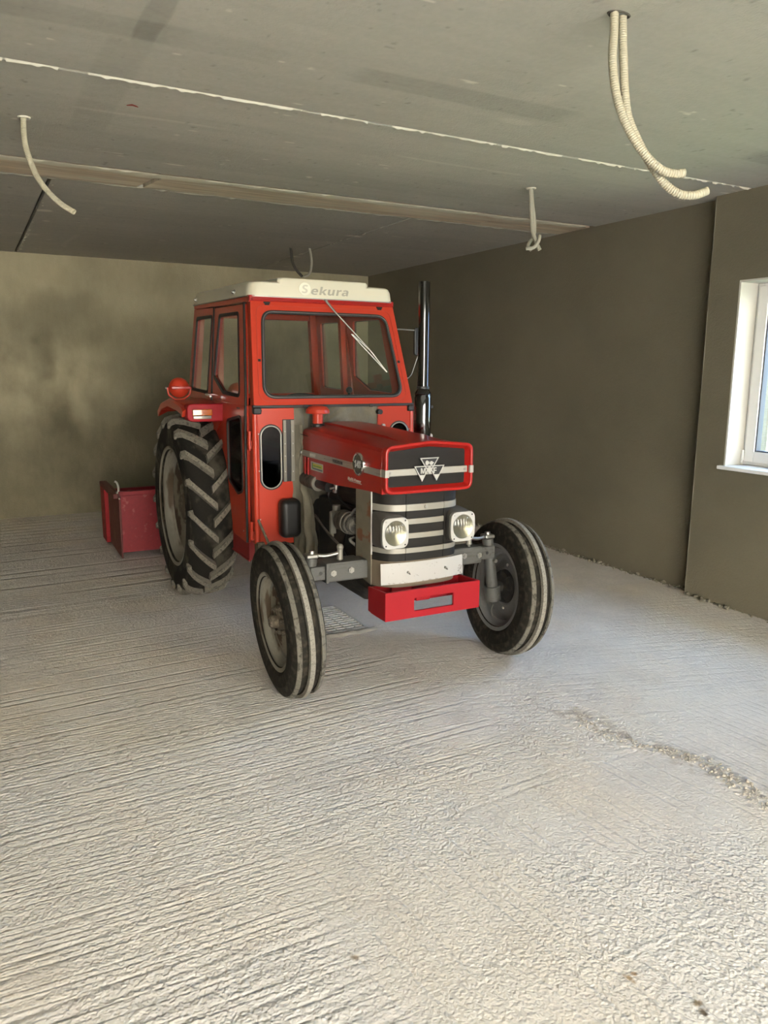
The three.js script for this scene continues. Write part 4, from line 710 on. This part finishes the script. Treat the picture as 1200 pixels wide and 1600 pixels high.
// front lower panels with upright oval windows
{
  const ov = (cx, d = 0) => { const p = []; for (let k = 0; k < 40; k++) { const a = k / 20 * Math.PI, c = Math.cos(a), s = Math.sin(a); p.push([cx + (0.060 - d) * c, 1.055 + (s > 0 ? 0.118 : -0.118) + (0.060 - d) * s]); } return p; };
  for (const s of [-1, 1]) {
    const f = (pts) => s < 0 ? pts : pts.map(([x, y]) => [-x, y]).reverse();
    const pan = P('front_panel', extr(f(roundPoly([[-0.508, 0.545], [-0.262, 0.545], [-0.262, 0.900], [-0.270, 1.333], [-0.508, 1.333]], [0.01, 0.01, 0.01, 0.004, 0.01])), 0.016, { holes: [f(ov(-0.4115, -0.004)).slice().reverse()], bevel: 0.003 }).translate(0, 0, -0.848), M.cabRed, s < 0 ? 'red front panel with oval window' : 'red panel beside the exhaust');
    put('oval_seal', extr(f(ov(-0.4115, -0.010)), 0.012, { holes: [f(ov(-0.4115, 0.002)).slice().reverse()], bevel: 0.002 }).translate(0, 0, -0.840), M.rubberSeal, pan);
    put('oval_rim', extr(f(ov(-0.4115, -0.003)), 0.010, { holes: [f(ov(-0.4115, 0.004)).slice().reverse()], bevel: 0.002 }).translate(0, 0, -0.835), M.zinc, pan, 'grey metal rim');
    put('oval_pane', extr(f(ov(-0.4115, 0.002)), 0.003).translate(0, 0, -0.839), M.darkGlass, pan, 'dark oval pane');
    put('corner_post', [tube([[s * 0.500, 0.56, -0.842], [s * 0.500, 1.31, -0.842]], 0.017, 4, 16)], M.cabRed, pan);
    for (const y of [0.70, 0.98, 1.19]) put('rivet', sphere(s * 0.484, y, -0.831, 0.0045, 1, 1, 0.7, 8, 6), M.white, pan);
    put('corner_rubber', [box(s * 0.515, s * 0.468, 1.300, 1.338, -0.850, -0.812, 0.008), sphere(s * 0.470, 1.320, -0.818, 0.005, 1, 1, 1, 8, 6)], M.rubberSeal, pan);
    for (const y of [1.15, 0.63]) put('hinge', [cyl(V3(s * 0.520, y - 0.05, -0.880), V3(s * 0.520, y + 0.052, -0.880), 0.0105, 0.0105, 14), box(s * 0.494, s * 0.520, y - 0.045, y - 0.002, -0.878, -0.855, 0.003), sphere(s * 0.520, y - 0.052, -0.880, 0.011, 1, 0.6, 1, 10, 6)], M.cabRed, pan);
    put('stay', [polyline([[s * 0.498, 0.70, -0.830], [s * 0.488, 0.66, -0.80], [s * 0.455, 0.545, -0.74]], 0.008), box(s * 0.512, s * 0.47, 0.50, 0.57, -0.86, -0.80, 0.004)], M.mud, pan, 'rusty brace rod');
  }
  P('strip_backing', box(-0.342, -0.272, 0.912, 1.268, -0.832, -0.826, 0.001), M.black, 'black rubber flap');
  for (const [a, b] of [[-0.3405, -0.3225], [-0.2950, -0.2735]]) { const st = P('clamp_strip', box(a, b, 0.912, 1.265, -0.827, -0.819, 0.002), M.alu, 'aluminium clamping strip'); for (const y of [0.97, 1.06, 1.13, 1.20]) put('strip_rivet', sphere((a + b) / 2, y, -0.819, 0.004, 1, 1, 0.6, 8, 6), M.white, st); }
  P('rubber_cover', box(-0.385, -0.258, 0.590, 0.818, -0.835, -0.745, 0.038, 5), M.plastic, 'rounded black rubber cover');
  P('turn_knob', [cyl(V3(0.272, 1.300, -0.84), V3(0.272, 1.300, -0.805), 0.0155, 0.0155, 18)], M.plastic, 'black turn knob');
  P('strap_bolt', [cyl(V3(0.300, 1.218, -0.84), V3(0.300, 1.218, -0.812), 0.010, 0.010, 12)], M.white);
}
// canvas between the panels, round the back of the bonnet and down the engine's side
{
  const wr = (x, y) => 0.034 * (fbm(x * 7 + 3, y * 9, 3) - 0.5) + 0.014 * (fbm(x * 22, y * 9, 3) - 0.5) + 0.007 * Math.sin(x * 60 + 14 * fbm(x * 3, y * 4, 2) * 6);
  P('canvas_cover', grid(90, 70, (u, v) => { const x = mix(-0.275, 0.286, u), y = mix(0.50, 1.334, v); return [x, y, -0.846 + (wr(x, y) + 0.022 * Math.sin(v * 3.1)) * sm(0, 0.15, u) * sm(1, 0.85, u)]; }), M.canvas, 'worn khaki canvas behind the bonnet');
  P('canvas_flap', grid(60, 80, (u, v) => { // hangs from the bonnet's rear edge beside the engine
    const y = mix(0.47, 1.235, v), t = u, low = sm(0.98, 0.62, y), z = mix(-0.835, mix(-0.800, -0.640, low), t), x = mix(-0.270, -0.225, Math.sin(t * 1.5)) + 0.020 * Math.sin(t * 13 + 6 * fbm(t * 2, y * 4, 2)) * (0.3 + low) + 0.045 * (fbm(t * 4, y * 9 + 2, 3) - 0.5);
    return [x, y, z]; }), M.canvas, 'folded khaki canvas flap');
}
// side doors and quarter windows, both sides
{
  const doorHole = [[-1.588, 1.872], [-1.188, 1.864], [-1.074, 1.400], [-1.412, 1.410], [-1.640, 1.500]].reverse();
  const lowHole = [[-1.318, 1.236], [-1.034, 1.276], [-1.024, 0.842], [-1.120, 0.818], [-1.312, 0.878]].reverse();
  const qHole = [[-2.165, 1.884], [-1.772, 1.876], [-1.790, 1.398], [-2.215, 1.410]].reverse();
  const cut = (pts, hole, r, th = 0.022) => leanSide(toSide(extr(pts, th, { holes: [roundPoly(hole, r, 5).reverse()], bevel: 0.003 })).translate(0.010, 0, 0));
  const seal = (hole, r, w, t0) => leanSide(toSide(extr(roundPoly(inset(hole, -w), r + w, 5), 0.012, { holes: [roundPoly(inset(hole, 0.004), r, 5).reverse()], bevel: 0.002 })).translate(0.002, 0, 0).translate(-t0, 0, 0));
  const glassP = (hole, r) => leanSide(toSide(extr(roundPoly(hole, r, 5), 0.003)));
  const upper = [[-0.948, 1.345], [-1.660, 1.345], [-1.712, 1.930], [-1.092, 1.916]].reverse();
  const lower = roundPoly([[-0.935, 1.345], [-0.962, 0.535], [-1.250, 0.548], [-1.395, 1.095], [-1.500, 1.300], [-1.655, 1.345]].reverse(), [0.004, 0.02, 0.05, 0.04, 0.02, 0.004].reverse(), 4);
  for (const s of [-1, 1]) {
    const fl = (g) => s < 0 ? g : mirrorX(g);
    const door = P('door', fl(join([cut(upper, doorHole, 0.022), cut(lower, lowHole, 0.035)])), M.cabRed, s < 0 ? 'red cab door with two windows' : 'red cab door on the far side');
    const D = (n, g, m, l) => put(n, fl(g), m, door, l);
    D('door_seal', join([seal(doorHole, 0.022, 0.016, 0.006), seal(lowHole, 0.035, 0.012, 0.006)]), M.rubberSeal);
    D('door_window', glassP(doorHole, 0.022), M.glass); D('door_window', glassP(lowHole, 0.035), M.darkGlass, 'lower door pane');
    D('door_edge', join([leanSide(tube([[-0.014, 0.545, -0.955], [-0.014, 1.0, -0.945], [-0.014, 1.345, -0.937]], 0.008, 12, 8)), leanSide(tube([[-0.012, 1.345, -0.937], [-0.012, 1.65, -1.012], [-0.012, 1.925, -1.083]], 0.008, 12, 8))]), M.rubberSeal);
    D('door_handle', [box(-0.540, -0.515, 1.374, 1.392, -1.735, -1.655, 0.004), cyl(V3(-0.515, 1.383, -1.66), V3(-0.560, 1.383, -1.66), 0.009, 0.009), cyl(V3(-0.556, 1.383, -1.67), V3(-0.556, 1.375, -1.56), 0.007, 0.006)], M.chrome, 'chrome door handle');
    D('door_slot', leanSide(box(-0.014, -0.008, 1.318, 1.328, -1.115, -1.055, 0.002)), M.black);
    D('door_bolt', sphere(-0.522, 0.60, -1.03, 0.006, 1, 1, 1, 8, 6), M.zinc);
    const q = P('quarter_panel', fl(cut([[-1.675, 1.345], [-2.318, 1.345], [-2.262, 1.955], [-1.728, 1.935]].reverse(), qHole, 0.020)), M.cabRed, 'red quarter window frame');
    put('quarter_seal', fl(seal(qHole, 0.02, 0.016, 0.006)), M.rubberSeal, q); put('quarter_window', fl(glassP(qHole, 0.02)), M.glass, q);
    put('post_seal', fl(leanSide(tube([[-0.012, 1.345, -1.667], [-0.012, 1.64, -1.693], [-0.012, 1.935, -1.720]], 0.009, 12, 8))), M.rubberSeal, q);
    // pillars inside
    P('pillar', fl(join([loft([[1.345, -0.855], [1.93, -1.035]].map(([y, z]) => { const x = -sideX(y) + 0.006; return [[x, y, z - 0.055], [x + 0.045, y, z - 0.045], [x + 0.045, y, z], [x, y, z]]; }), true, true, 0.5)])), M.cabRed, undefined);
    P('pillar', fl(join([loft([[0.60, -1.70], [1.93, -1.73]].map(([y, z]) => { const x = -sideX(y) + 0.012; return [[x, y, z - 0.02], [x + 0.035, y, z - 0.02], [x + 0.035, y, z + 0.02], [x, y, z + 0.02]]; }), true, true, 0.5)])), M.cabRed, undefined);
    P('pillar', fl(join([loft([[1.30, -2.31], [1.955, -2.265]].map(([y, z]) => { const x = -sideX(y) + 0.004; return [[x, y, z - 0.02], [x + 0.055, y, z - 0.02], [x + 0.055, y, z + 0.03], [x, y, z + 0.03]]; }), true, true, 0.5)])), M.cabRed, undefined);
    P('pillar', fl(box(-0.508, -0.455, 0.55, 1.348, -0.928, -0.846, 0.006)), M.cabRed, 'red door post');
    P('oval_shade_panel', fl(box(-0.495, -0.27, 0.60, 1.30, -1.00, -0.985, 0.003)), M.ovalShade, 'added black panel, shade behind the oval window');  // black sheet added so the view through the oval window stays dark
    // side wall under the quarter window and floor step
    P('side_wall', fl(leanSide(toSide(extr([[-1.52, 1.345], [-1.40, 1.06], [-1.26, 0.56], [-1.30, 0.50], [-2.20, 0.50], [-2.34, 1.345]].reverse(), 0.010)).translate(0.02, 0, 0))), M.cabRed);
    P('foot_step', fl(join([box(-0.508, -0.470, 0.425, 0.615, -1.32, -0.99, 0.006), box(-0.505, -0.16, 0.43, 0.445, -1.32, -0.99, 0.004), box(-0.512, -0.50, 0.42, 0.432, -1.33, -0.98, 0.003)])), M.stepRed, 'red footplate under the door');
    for (const [y, z] of [[0.60, -1.02], [0.585, -1.16]]) P('step_bolt', fl(sphere(-0.512, y, z, 0.007, 1, 1, 1, 8, 6)), M.zinc);
  }
  P('rear_wall', [box(-0.46, 0.46, 0.85, 1.365, -2.30, -2.275, 0.004), box(-0.45, 0.45, 1.905, 1.985, -2.30, -2.255, 0.004), box(-0.035, 0.035, 1.36, 1.42, -2.30, -2.28, 0.003)], M.cabRed, 'rear wall of the cab');
  P('cab_floor', box(-0.50, 0.50, 0.575, 0.60, -2.28, -0.86, 0.004), M.iron);
  P('roof_lining', box(-0.43, 0.43, 1.945, 1.955, -2.25, -1.06, 0.002), M.seat);
}
// inside the cab
{
  const d = P('dashboard', [box(-0.22, 0.22, 1.02, 1.24, -1.06, -0.88, 0.03), box(-0.42, 0.42, 0.60, 1.02, -0.98, -0.90, 0.02)], M.plastic, 'black dashboard');
  const st = P('steering_wheel', new THREE.TorusGeometry(0.205, 0.013, 10, 48).rotateX(Math.PI / 2 + 0.55).translate(0.0, 1.275, -1.26), M.plastic, 'black steering wheel');
  put('column', [cyl(V3(0, 1.05, -1.02), V3(0, 1.27, -1.26), 0.022, 0.018), ...[0, 1, 2].map((k) => { const a = k * 2.094 + 0.5, c = V3(0, 1.272, -1.257), e = V3(0.2 * Math.cos(a), 0.2 * Math.sin(a), 0).applyAxisAngle(V3(1, 0, 0), Math.PI / 2 + 0.55).multiplyScalar(1).add(V3(0, 1.275, -1.26)); return cyl(c, e, 0.009, 0.008, 8); })], M.plastic, st);
  P('seat', [box(-0.22, 0.22, 0.93, 1.03, -2.02, -1.60, 0.04, 3), box(-0.22, 0.22, 1.02, 1.34, -2.12, -2.02, 0.04, 3), box(-0.12, 0.12, 0.60, 0.94, -1.98, -1.70, 0.02)], M.seat, 'black driver seat');
  P('gear_lever', [cyl(V3(0.06, 0.62, -1.32), V3(0.09, 1.20, -1.44), 0.009, 0.007), sphere(0.09, 1.205, -1.44, 0.022)], M.plastic);
  P('side_lever', [cyl(V3(0.38, 0.65, -1.55), V3(0.385, 1.40, -1.50), 0.010, 0.009), sphere(0.385, 1.41, -1.50, 0.022)], M.plastic);
  void d;
}
// mirror on the far side
{
  const m = P('mirror', [extr(roundPoly([[-0.048, -0.088], [0.048, -0.088], [0.048, 0.088], [-0.048, 0.088]], 0.02, 5), 0.022, { bevel: 0.006 }).translate(0.712, 1.728, -1.115)], M.plastic, 'black rectangular mirror');
  put('mirror_arm', polyline([[0.50, 1.802, -1.115], [0.58, 1.803, -1.11], [0.69, 1.798, -1.10]], 0.0045), M.zinc, m);
  put('mirror_arm', polyline([[0.515, 1.492, -1.09], [0.638, 1.497, -1.10], [0.700, 1.655, -1.100]], 0.0032), M.zinc, m);
  put('mirror_joint', sphere(0.712, 1.720, -1.088, 0.014, 1, 1, 1, 12, 10), M.black, m);
}
// mudguards with lamp and indicator
for (const s of [-1, 1]) {
  const path = [[-1.452, 1.298], [-1.500, 1.320], [-1.62, 1.336], [-1.90, 1.352], [-2.12, 1.318], [-2.24, 1.262]];
  const sec = path.map(([z, y], i) => { const a = path[Math.max(0, i - 1)], b = path[Math.min(path.length - 1, i + 1)], t = V2(b[0] - a[0], b[1] - a[1]).normalize(), n = [t.y, -t.x].map((q) => q * 0.006); const o = [-n[0] * -1, -n[1] * -1]; const e = 0.035;
    const inn = [z + t.y * e, y - t.x * e * -1];
    const up = V2(t.y, -t.x); const sg = up.y > 0 || (Math.abs(up.y) < 0.3 && up.x < 0) ? 1 : -1, U = [up.x * sg, up.y * sg];
    const pt = (x, d) => [s * x, y + U[1] * d, z + U[0] * d]; void n; void o; void inn;
    const q = [pt(0.500, 0), pt(0.745, 0), pt(0.760, -0.012), pt(0.762, -0.050), pt(0.755, -0.050), pt(0.751, -0.014), pt(0.741, -0.007), pt(0.500, -0.007)]; return s > 0 ? q : q.reverse(); });
  const fd = P('mudguard', loft(sec.slice().reverse(), true, true, 0.5), M.cabRed, s < 0 ? 'red mudguard over the rear wheel' : 'red mudguard on the far side');
  put('mudguard_side', toSide(extr([[-1.45, 1.255], [-1.52, 1.31], [-1.95, 1.345], [-2.20, 1.27], [-2.42, 1.10], [-2.40, 0.95], [-2.25, 1.05], [-1.95, 1.18], [-1.60, 1.15]].reverse(), 0.008)).translate(s * 0.505, 0, 0), M.cabRed, fd);
  const hs = put('indicator_housing', extr(roundPoly(s < 0 ? [[-0.742, 1.226], [-0.500, 1.224], [-0.500, 1.334], [-0.742, 1.336]] : [[0.500, 1.224], [0.742, 1.226], [0.742, 1.336], [0.500, 1.334]], s < 0 ? [0.035, 0.004, 0.004, 0.035] : [0.004, 0.035, 0.035, 0.004], 6), 0.10, { bevel: 0.008, seg: 3 }).translate(0, 0, -1.515), M.weight, fd, 'red indicator housing'); void hs;
  put('indicator_lens', box(s * 0.712, s * 0.590, 1.264, 1.302, -1.418, -1.402, 0.004), M.amber, fd, 'amber indicator lens');
  put('sidelight_lens', box(s * 0.708, s * 0.595, 1.243, 1.263, -1.418, -1.403, 0.004), M.paleLens, fd, 'pale sidelight lens');
  if (s > 0) continue;
  const lx = s * 0.700, ly = 1.424, lz = -1.80;
  put('work_lamp', (() => { const g = new THREE.SphereGeometry(0.066, 32, 24); return warp(g, (v) => { if (v.z < 0) v.z *= 0.35; }).translate(lx, ly, lz); })(), M.cabRed, fd, 'round red work lamp, seen from behind');
  put('lamp_band', [box(lx - 0.062, lx + 0.062, ly - 0.010, ly + 0.012, lz + 0.042, lz + 0.066, 0.006), cyl(V3(lx - 0.082, ly, lz), V3(lx + 0.082, ly, lz), 0.005, 0.005, 8)], M.red, fd);
  put('lamp_bracket', [polyline([[lx - 0.074, ly, lz], [lx - 0.070, ly - 0.045, lz], [lx - 0.03, ly - 0.075, lz], [lx + 0.03, ly - 0.075, lz], [lx + 0.070, ly - 0.045, lz], [lx + 0.074, ly, lz]], 0.006)], M.cabRed, fd);
  for (const g of [sphere(lx - 0.082, ly, lz, 0.008, 1, 1, 1, 10, 8), sphere(lx + 0.060, ly - 0.002, lz + 0.045, 0.006, 1, 1, 1, 10, 8)]) put('lamp_screw', g, M.zinc, fd);
}
// linkage to the box behind
P('lower_link', [box(-0.36, -0.31, 0.42, 0.48, -2.97, -2.0, 0.01)], M.iron); P('lower_link', [box(0.31, 0.36, 0.42, 0.48, -2.97, -2.0, 0.01)], M.iron);
P('top_link', cyl(V3(0, 0.78, -2.10), V3(0, 0.63, -2.97), 0.022), M.iron);
// ---------------------------------------------------------------- transport box carried behind
{
  const b = thing('transport_box', 'dark red steel transport box on the floor behind the rear wheel', 'box');
  b.position.copy(tractor.position); b.rotation.y = tractor.rotation.y;
  const Q = (n, g, m = M.boxRed, l) => put(n, g, m, b, l);
  Q('front_wall', boxUV(box(-0.915, 0.915, 0.050, 0.545, -3.135, -3.120), 0.9), M.boxRed, 'scratched red front wall');
  Q('top_rail', boxUV(box(-0.93, 0.93, 0.522, 0.560, -3.145, -3.105, 0.006), 0.9));
  Q('box_floor', box(-0.915, 0.915, 0.050, 0.062, -3.95, -3.135));
  Q('tailgate', box(-0.92, 0.92, 0.062, 0.46, -3.97, -3.955));
  for (const s of [-1, 1]) {
    Q('side_wall', boxUV(toSide(extr([[-3.105, 0.006], [-3.105, 0.552], [-3.72, 0.535], [-3.72, 0.020]].reverse(), 0.012)).translate(s * 0.925 + 0.006, 0, 0), 0.9), M.rustRed, 'dull red-brown side plate');
    Q('corner_post', box(s * 0.962, s * 0.915, 0.012, 0.495, -3.985, -3.74, 0.005), M.weight);
    Q('top_lip', box(s * 0.966, s * 0.905, 0.495, 0.535, -3.98, -3.16, 0.005), M.rustRed);
    Q('latch_bolt', sphere(s * 0.935, 0.50, -3.30, 0.014, 1, 1, 1, 10, 8), M.chrome);
    Q('latch_bolt', sphere(s * 0.925, 0.505, -3.098, 0.009, 1, 1, 1, 10, 8), M.chrome);
  }
  Q('hook', tube([[-0.938, 0.548, -3.15], [-0.930, 0.552, -3.13], [-0.925, 0.575, -3.13], [-0.928, 0.61, -3.13], [-0.938, 0.635, -3.13], [-0.952, 0.642, -3.13]], 0.009, 24, 8), M.white, 'bright bent hook');
  Q('hitch', [box(-0.38, -0.29, 0.40, 0.50, -3.12, -2.995, 0.006), box(0.29, 0.38, 0.40, 0.50, -3.12, -2.995, 0.006), box(-0.03, 0.03, 0.50, 0.64, -3.12, -2.995, 0.006)], M.iron);
}
// ---------------------------------------------------------------- drain grate
{
  const g = thing('drain_grate', 'galvanised slotted drain grate set in the floor under the tractor', 'drain grate');
  const galv = mat(0xffffff, 0.6, 0.0, { map: spotty([0.62, 0.60, 0.55], [0.42, 0.40, 0.35], 0.5, 0.7, 12) });
  put('frame', [box(DX0, DX0 + 0.012, -0.05, 0.006, DZ0, DZ1), box(DX1 - 0.012, DX1, -0.05, 0.006, DZ0, DZ1), box(DX0 + 0.012, DX1 - 0.012, -0.05, 0.006, DZ1 - 0.010, DZ1), box(DX0 + 0.012, DX1 - 0.012, -0.05, 0.006, DZ0, DZ0 + 0.010)], galv, g);
  put('pit', [box(DX0 - 0.002, DX0 + 0.012, -0.24, -0.004, DZ0, DZ1), box(DX1 - 0.012, DX1 + 0.002, -0.24, -0.004, DZ0, DZ1), box(DX0, DX1, -0.24, -0.004, DZ0 - 0.002, DZ0 + 0.010), box(DX0, DX1, -0.24, -0.004, DZ1 - 0.010, DZ1 + 0.002), box(DX0, DX1, -0.245, -0.235, DZ0, DZ1)], mat([0.02, 0.019, 0.017], 0.9), g, 'channel under the grate, its shade painted black');  // lining coloured near black in place of the shade down the pit
  const n = 12, barG = box(DX0 + 0.012, DX1 - 0.012, -0.006, 0.004, -0.0075, 0.0075), webs = [];
  for (let k = 0; k < n; k++) { const z = DZ0 + 0.010 + (k + 0.5) * (DZ1 - DZ0 - 0.02) / n; const m = put('bar', barG, galv, g); m.position.z = z; }
  for (let i = 1; i < 8; i++) put('cross_bar', box(DX0 + i * 0.063 - 0.004, DX0 + i * 0.063 + 0.004, -0.006, 0.0025, DZ0 + 0.01, DZ1 - 0.01), galv, g);
  put('mortar_edge', (() => { const q = grid(80, 6, (u, v) => { const x = mix(DX0 - 0.02, DX1 + 0.03, u), s = v; return [x, 0.004 + 0.010 * Math.sin(s * Math.PI) * (0.3 + vn(x * 40, s * 5)), DZ1 + 0.002 + s * 0.075 * (0.7 + 0.5 * vn(x * 18, 3))]; }); return q; })(), mat([0.46, 0.43, 0.37], 0.95), g, 'rough mortar along the front edge');
  void webs;
}
// ---------------------------------------------------------------- electrical conduits hanging from the ceiling
function conduit(name, label, pts, r, color, pitch, group) {
  const c = new THREE.CatmullRomCurve3(pts.map((p) => V3(...p))), L = c.getLength(), n = Math.round(L / pitch * 4), rad = 12, fr = c.computeFrenetFrames(n, false), sec = [];
  const ring = (i, k) => { const p = c.getPointAt(i / n), out = []; for (let j = 0; j < rad; j++) { const a = j / rad * 2 * Math.PI; const q = p.clone().addScaledVector(fr.normals[i], Math.cos(a) * r * k).addScaledVector(fr.binormals[i], Math.sin(a) * r * k); out.push([q.x, q.y, q.z]); } return out; };
  for (let i = 0; i <= n; i++) sec.push(ring(i, 1 + (i % 4 < 2 ? 0.05 : -0.06)));
  sec.push(ring(n, 0.78)); for (let i = n; i > n - 24; i -= 4) sec.push(ring(i, 0.76));
  const pos = [], idx = []; sec.forEach((s) => s.forEach((q) => pos.push(...q)));
  for (let i = 0; i + 1 < sec.length; i++) for (let j = 0; j < rad; j++) { const a = i * rad + j, b = i * rad + (j + 1) % rad; idx.push(a, b, a + rad, b, b + rad, a + rad); }
  const g = new THREE.BufferGeometry(); g.setAttribute('position', new THREE.Float32BufferAttribute(pos, 3)); g.setIndex(idx); g.computeVertexNormals();
  const m = put(name, g, color, scene); m.userData = { label, category: 'conduit' }; if (group) m.userData.group = group; return m;
}
const cream = mat([0.46, 0.42, 0.30], 0.5), paleGrey = mat([0.36, 0.335, 0.265], 0.55);
const A1 = conduit('corrugated_conduit', 'cream corrugated conduit of the near pair, with the shorter upper end', [[1.887, 2.70, -2.001], [1.880, 2.596, -1.989], [1.871, 2.527, -1.980], [1.868, 2.454, -1.965], [1.875, 2.377, -1.945], [1.893, 2.308, -1.921], [1.920, 2.247, -1.893], [1.953, 2.197, -1.865], [1.983, 2.171, -1.843], [2.012, 2.164, -1.826], [2.040, 2.166, -1.811]], 0.0132, cream, 0.0075, 'pair of conduits hanging near the window');
conduit('corrugated_conduit', 'cream corrugated conduit of the near pair, ending lower in an upturned smooth tip', [[1.930, 2.70, -2.012], [1.925, 2.583, -1.995], [1.921, 2.502, -1.980], [1.918, 2.420, -1.965], [1.924, 2.346, -1.950], [1.944, 2.277, -1.925], [1.968, 2.220, -1.903], [1.994, 2.171, -1.88], [2.020, 2.134, -1.86], [2.051, 2.109, -1.835], [2.087, 2.105, -1.81], [2.125, 2.119, -1.79]], 0.0132, cream, 0.0075, 'pair of conduits hanging near the window');
conduit('corrugated_conduit', 'single cream conduit curving from the ceiling in front of the formwork board', [[0.332, 2.70, -4.055], [0.326, 2.613, -4.042], [0.326, 2.540, -4.026], [0.339, 2.468, -4.004], [0.363, 2.392, -3.975], [0.399, 2.329, -3.942], [0.448, 2.274, -3.904], [0.496, 2.238, -3.870]], 0.0125, cream, 0.0075);
conduit('corrugated_conduit', 'straight grey conduit with an open end in the cluster before the right wall', [[3.178, 2.70, -4.012], [3.173, 2.581, -3.995], [3.168, 2.479, -3.976], [3.167, 2.394, -3.958], [3.178, 2.336, -3.940], [3.195, 2.282, -3.919]], 0.0120, paleGrey, 0.008, 'conduits in the cluster by the board');
conduit('corrugated_conduit', 'bowed grey conduit curling back under itself in the cluster before the right wall', [[3.200, 2.70, -4.035], [3.206, 2.564, -4.020], [3.212, 2.479, -4.005], [3.210, 2.411, -3.995], [3.198, 2.367, -3.992], [3.176, 2.336, -3.995], [3.160, 2.309, -3.99], [3.176, 2.285, -3.975]], 0.0110, paleGrey, 0.008, 'conduits in the cluster by the board');
conduit('corrugated_conduit', 'short grey conduit stub pointing sideways out of the hanging cluster', [[3.186, 2.365, -3.912], [3.168, 2.325, -3.905], [3.140, 2.292, -3.91], [3.098, 2.284, -3.93]], 0.0110, paleGrey, 0.008, 'conduits in the cluster by the board');
conduit('corrugated_conduit', 'thin grey conduit hanging above the cab roof', [[2.948, 2.70, -6.995], [2.961, 2.576, -6.963], [2.953, 2.480, -6.947], [2.929, 2.418, -6.946], [2.884, 2.394, -6.966]], 0.0120, paleGrey, 0.01, 'conduits above the cab');
conduit('corrugated_conduit', 'dark bent conduit end beside the thin one above the cab roof', [[2.795, 2.66, -7.06], [2.807, 2.513, -7.032], [2.833, 2.452, -7.005], [2.872, 2.397, -6.973]], 0.0130, mat([0.06, 0.055, 0.045], 0.7), 0.01, 'conduits above the cab');
// ceiling sleeves the conduits come out of
for (const [x, z, r, l] of [[1.888, -2.001, 0.026, 'dark ragged sleeve hole round the near pair of conduits'], [3.185, -4.014, 0.026, 'pale sleeve at the top of the hanging conduit cluster'], [0.332, -4.053, 0.022, 'sleeve at the top of the single conduit']]) {
  const s = put('ceiling_sleeve', new THREE.TorusGeometry(r, x < 2 && x > 1 ? 0.004 : 0.006, 6, 24).rotateX(Math.PI / 2).scale(r === 0.026 && x < 2 ? 1.5 : 1, 1, r === 0.026 && x < 2 ? 0.8 : 1).translate(x + (x < 2 && x > 1 ? 0.02 : 0), HC - 0.001, z), x < 2 && x > 1 ? mat([0.06, 0.052, 0.04], 0.9) : mat([0.66, 0.63, 0.52], 0.6), scene); s.userData = { label: l, category: 'sleeve' };
}
void A1;
renderer.render(scene, camera);
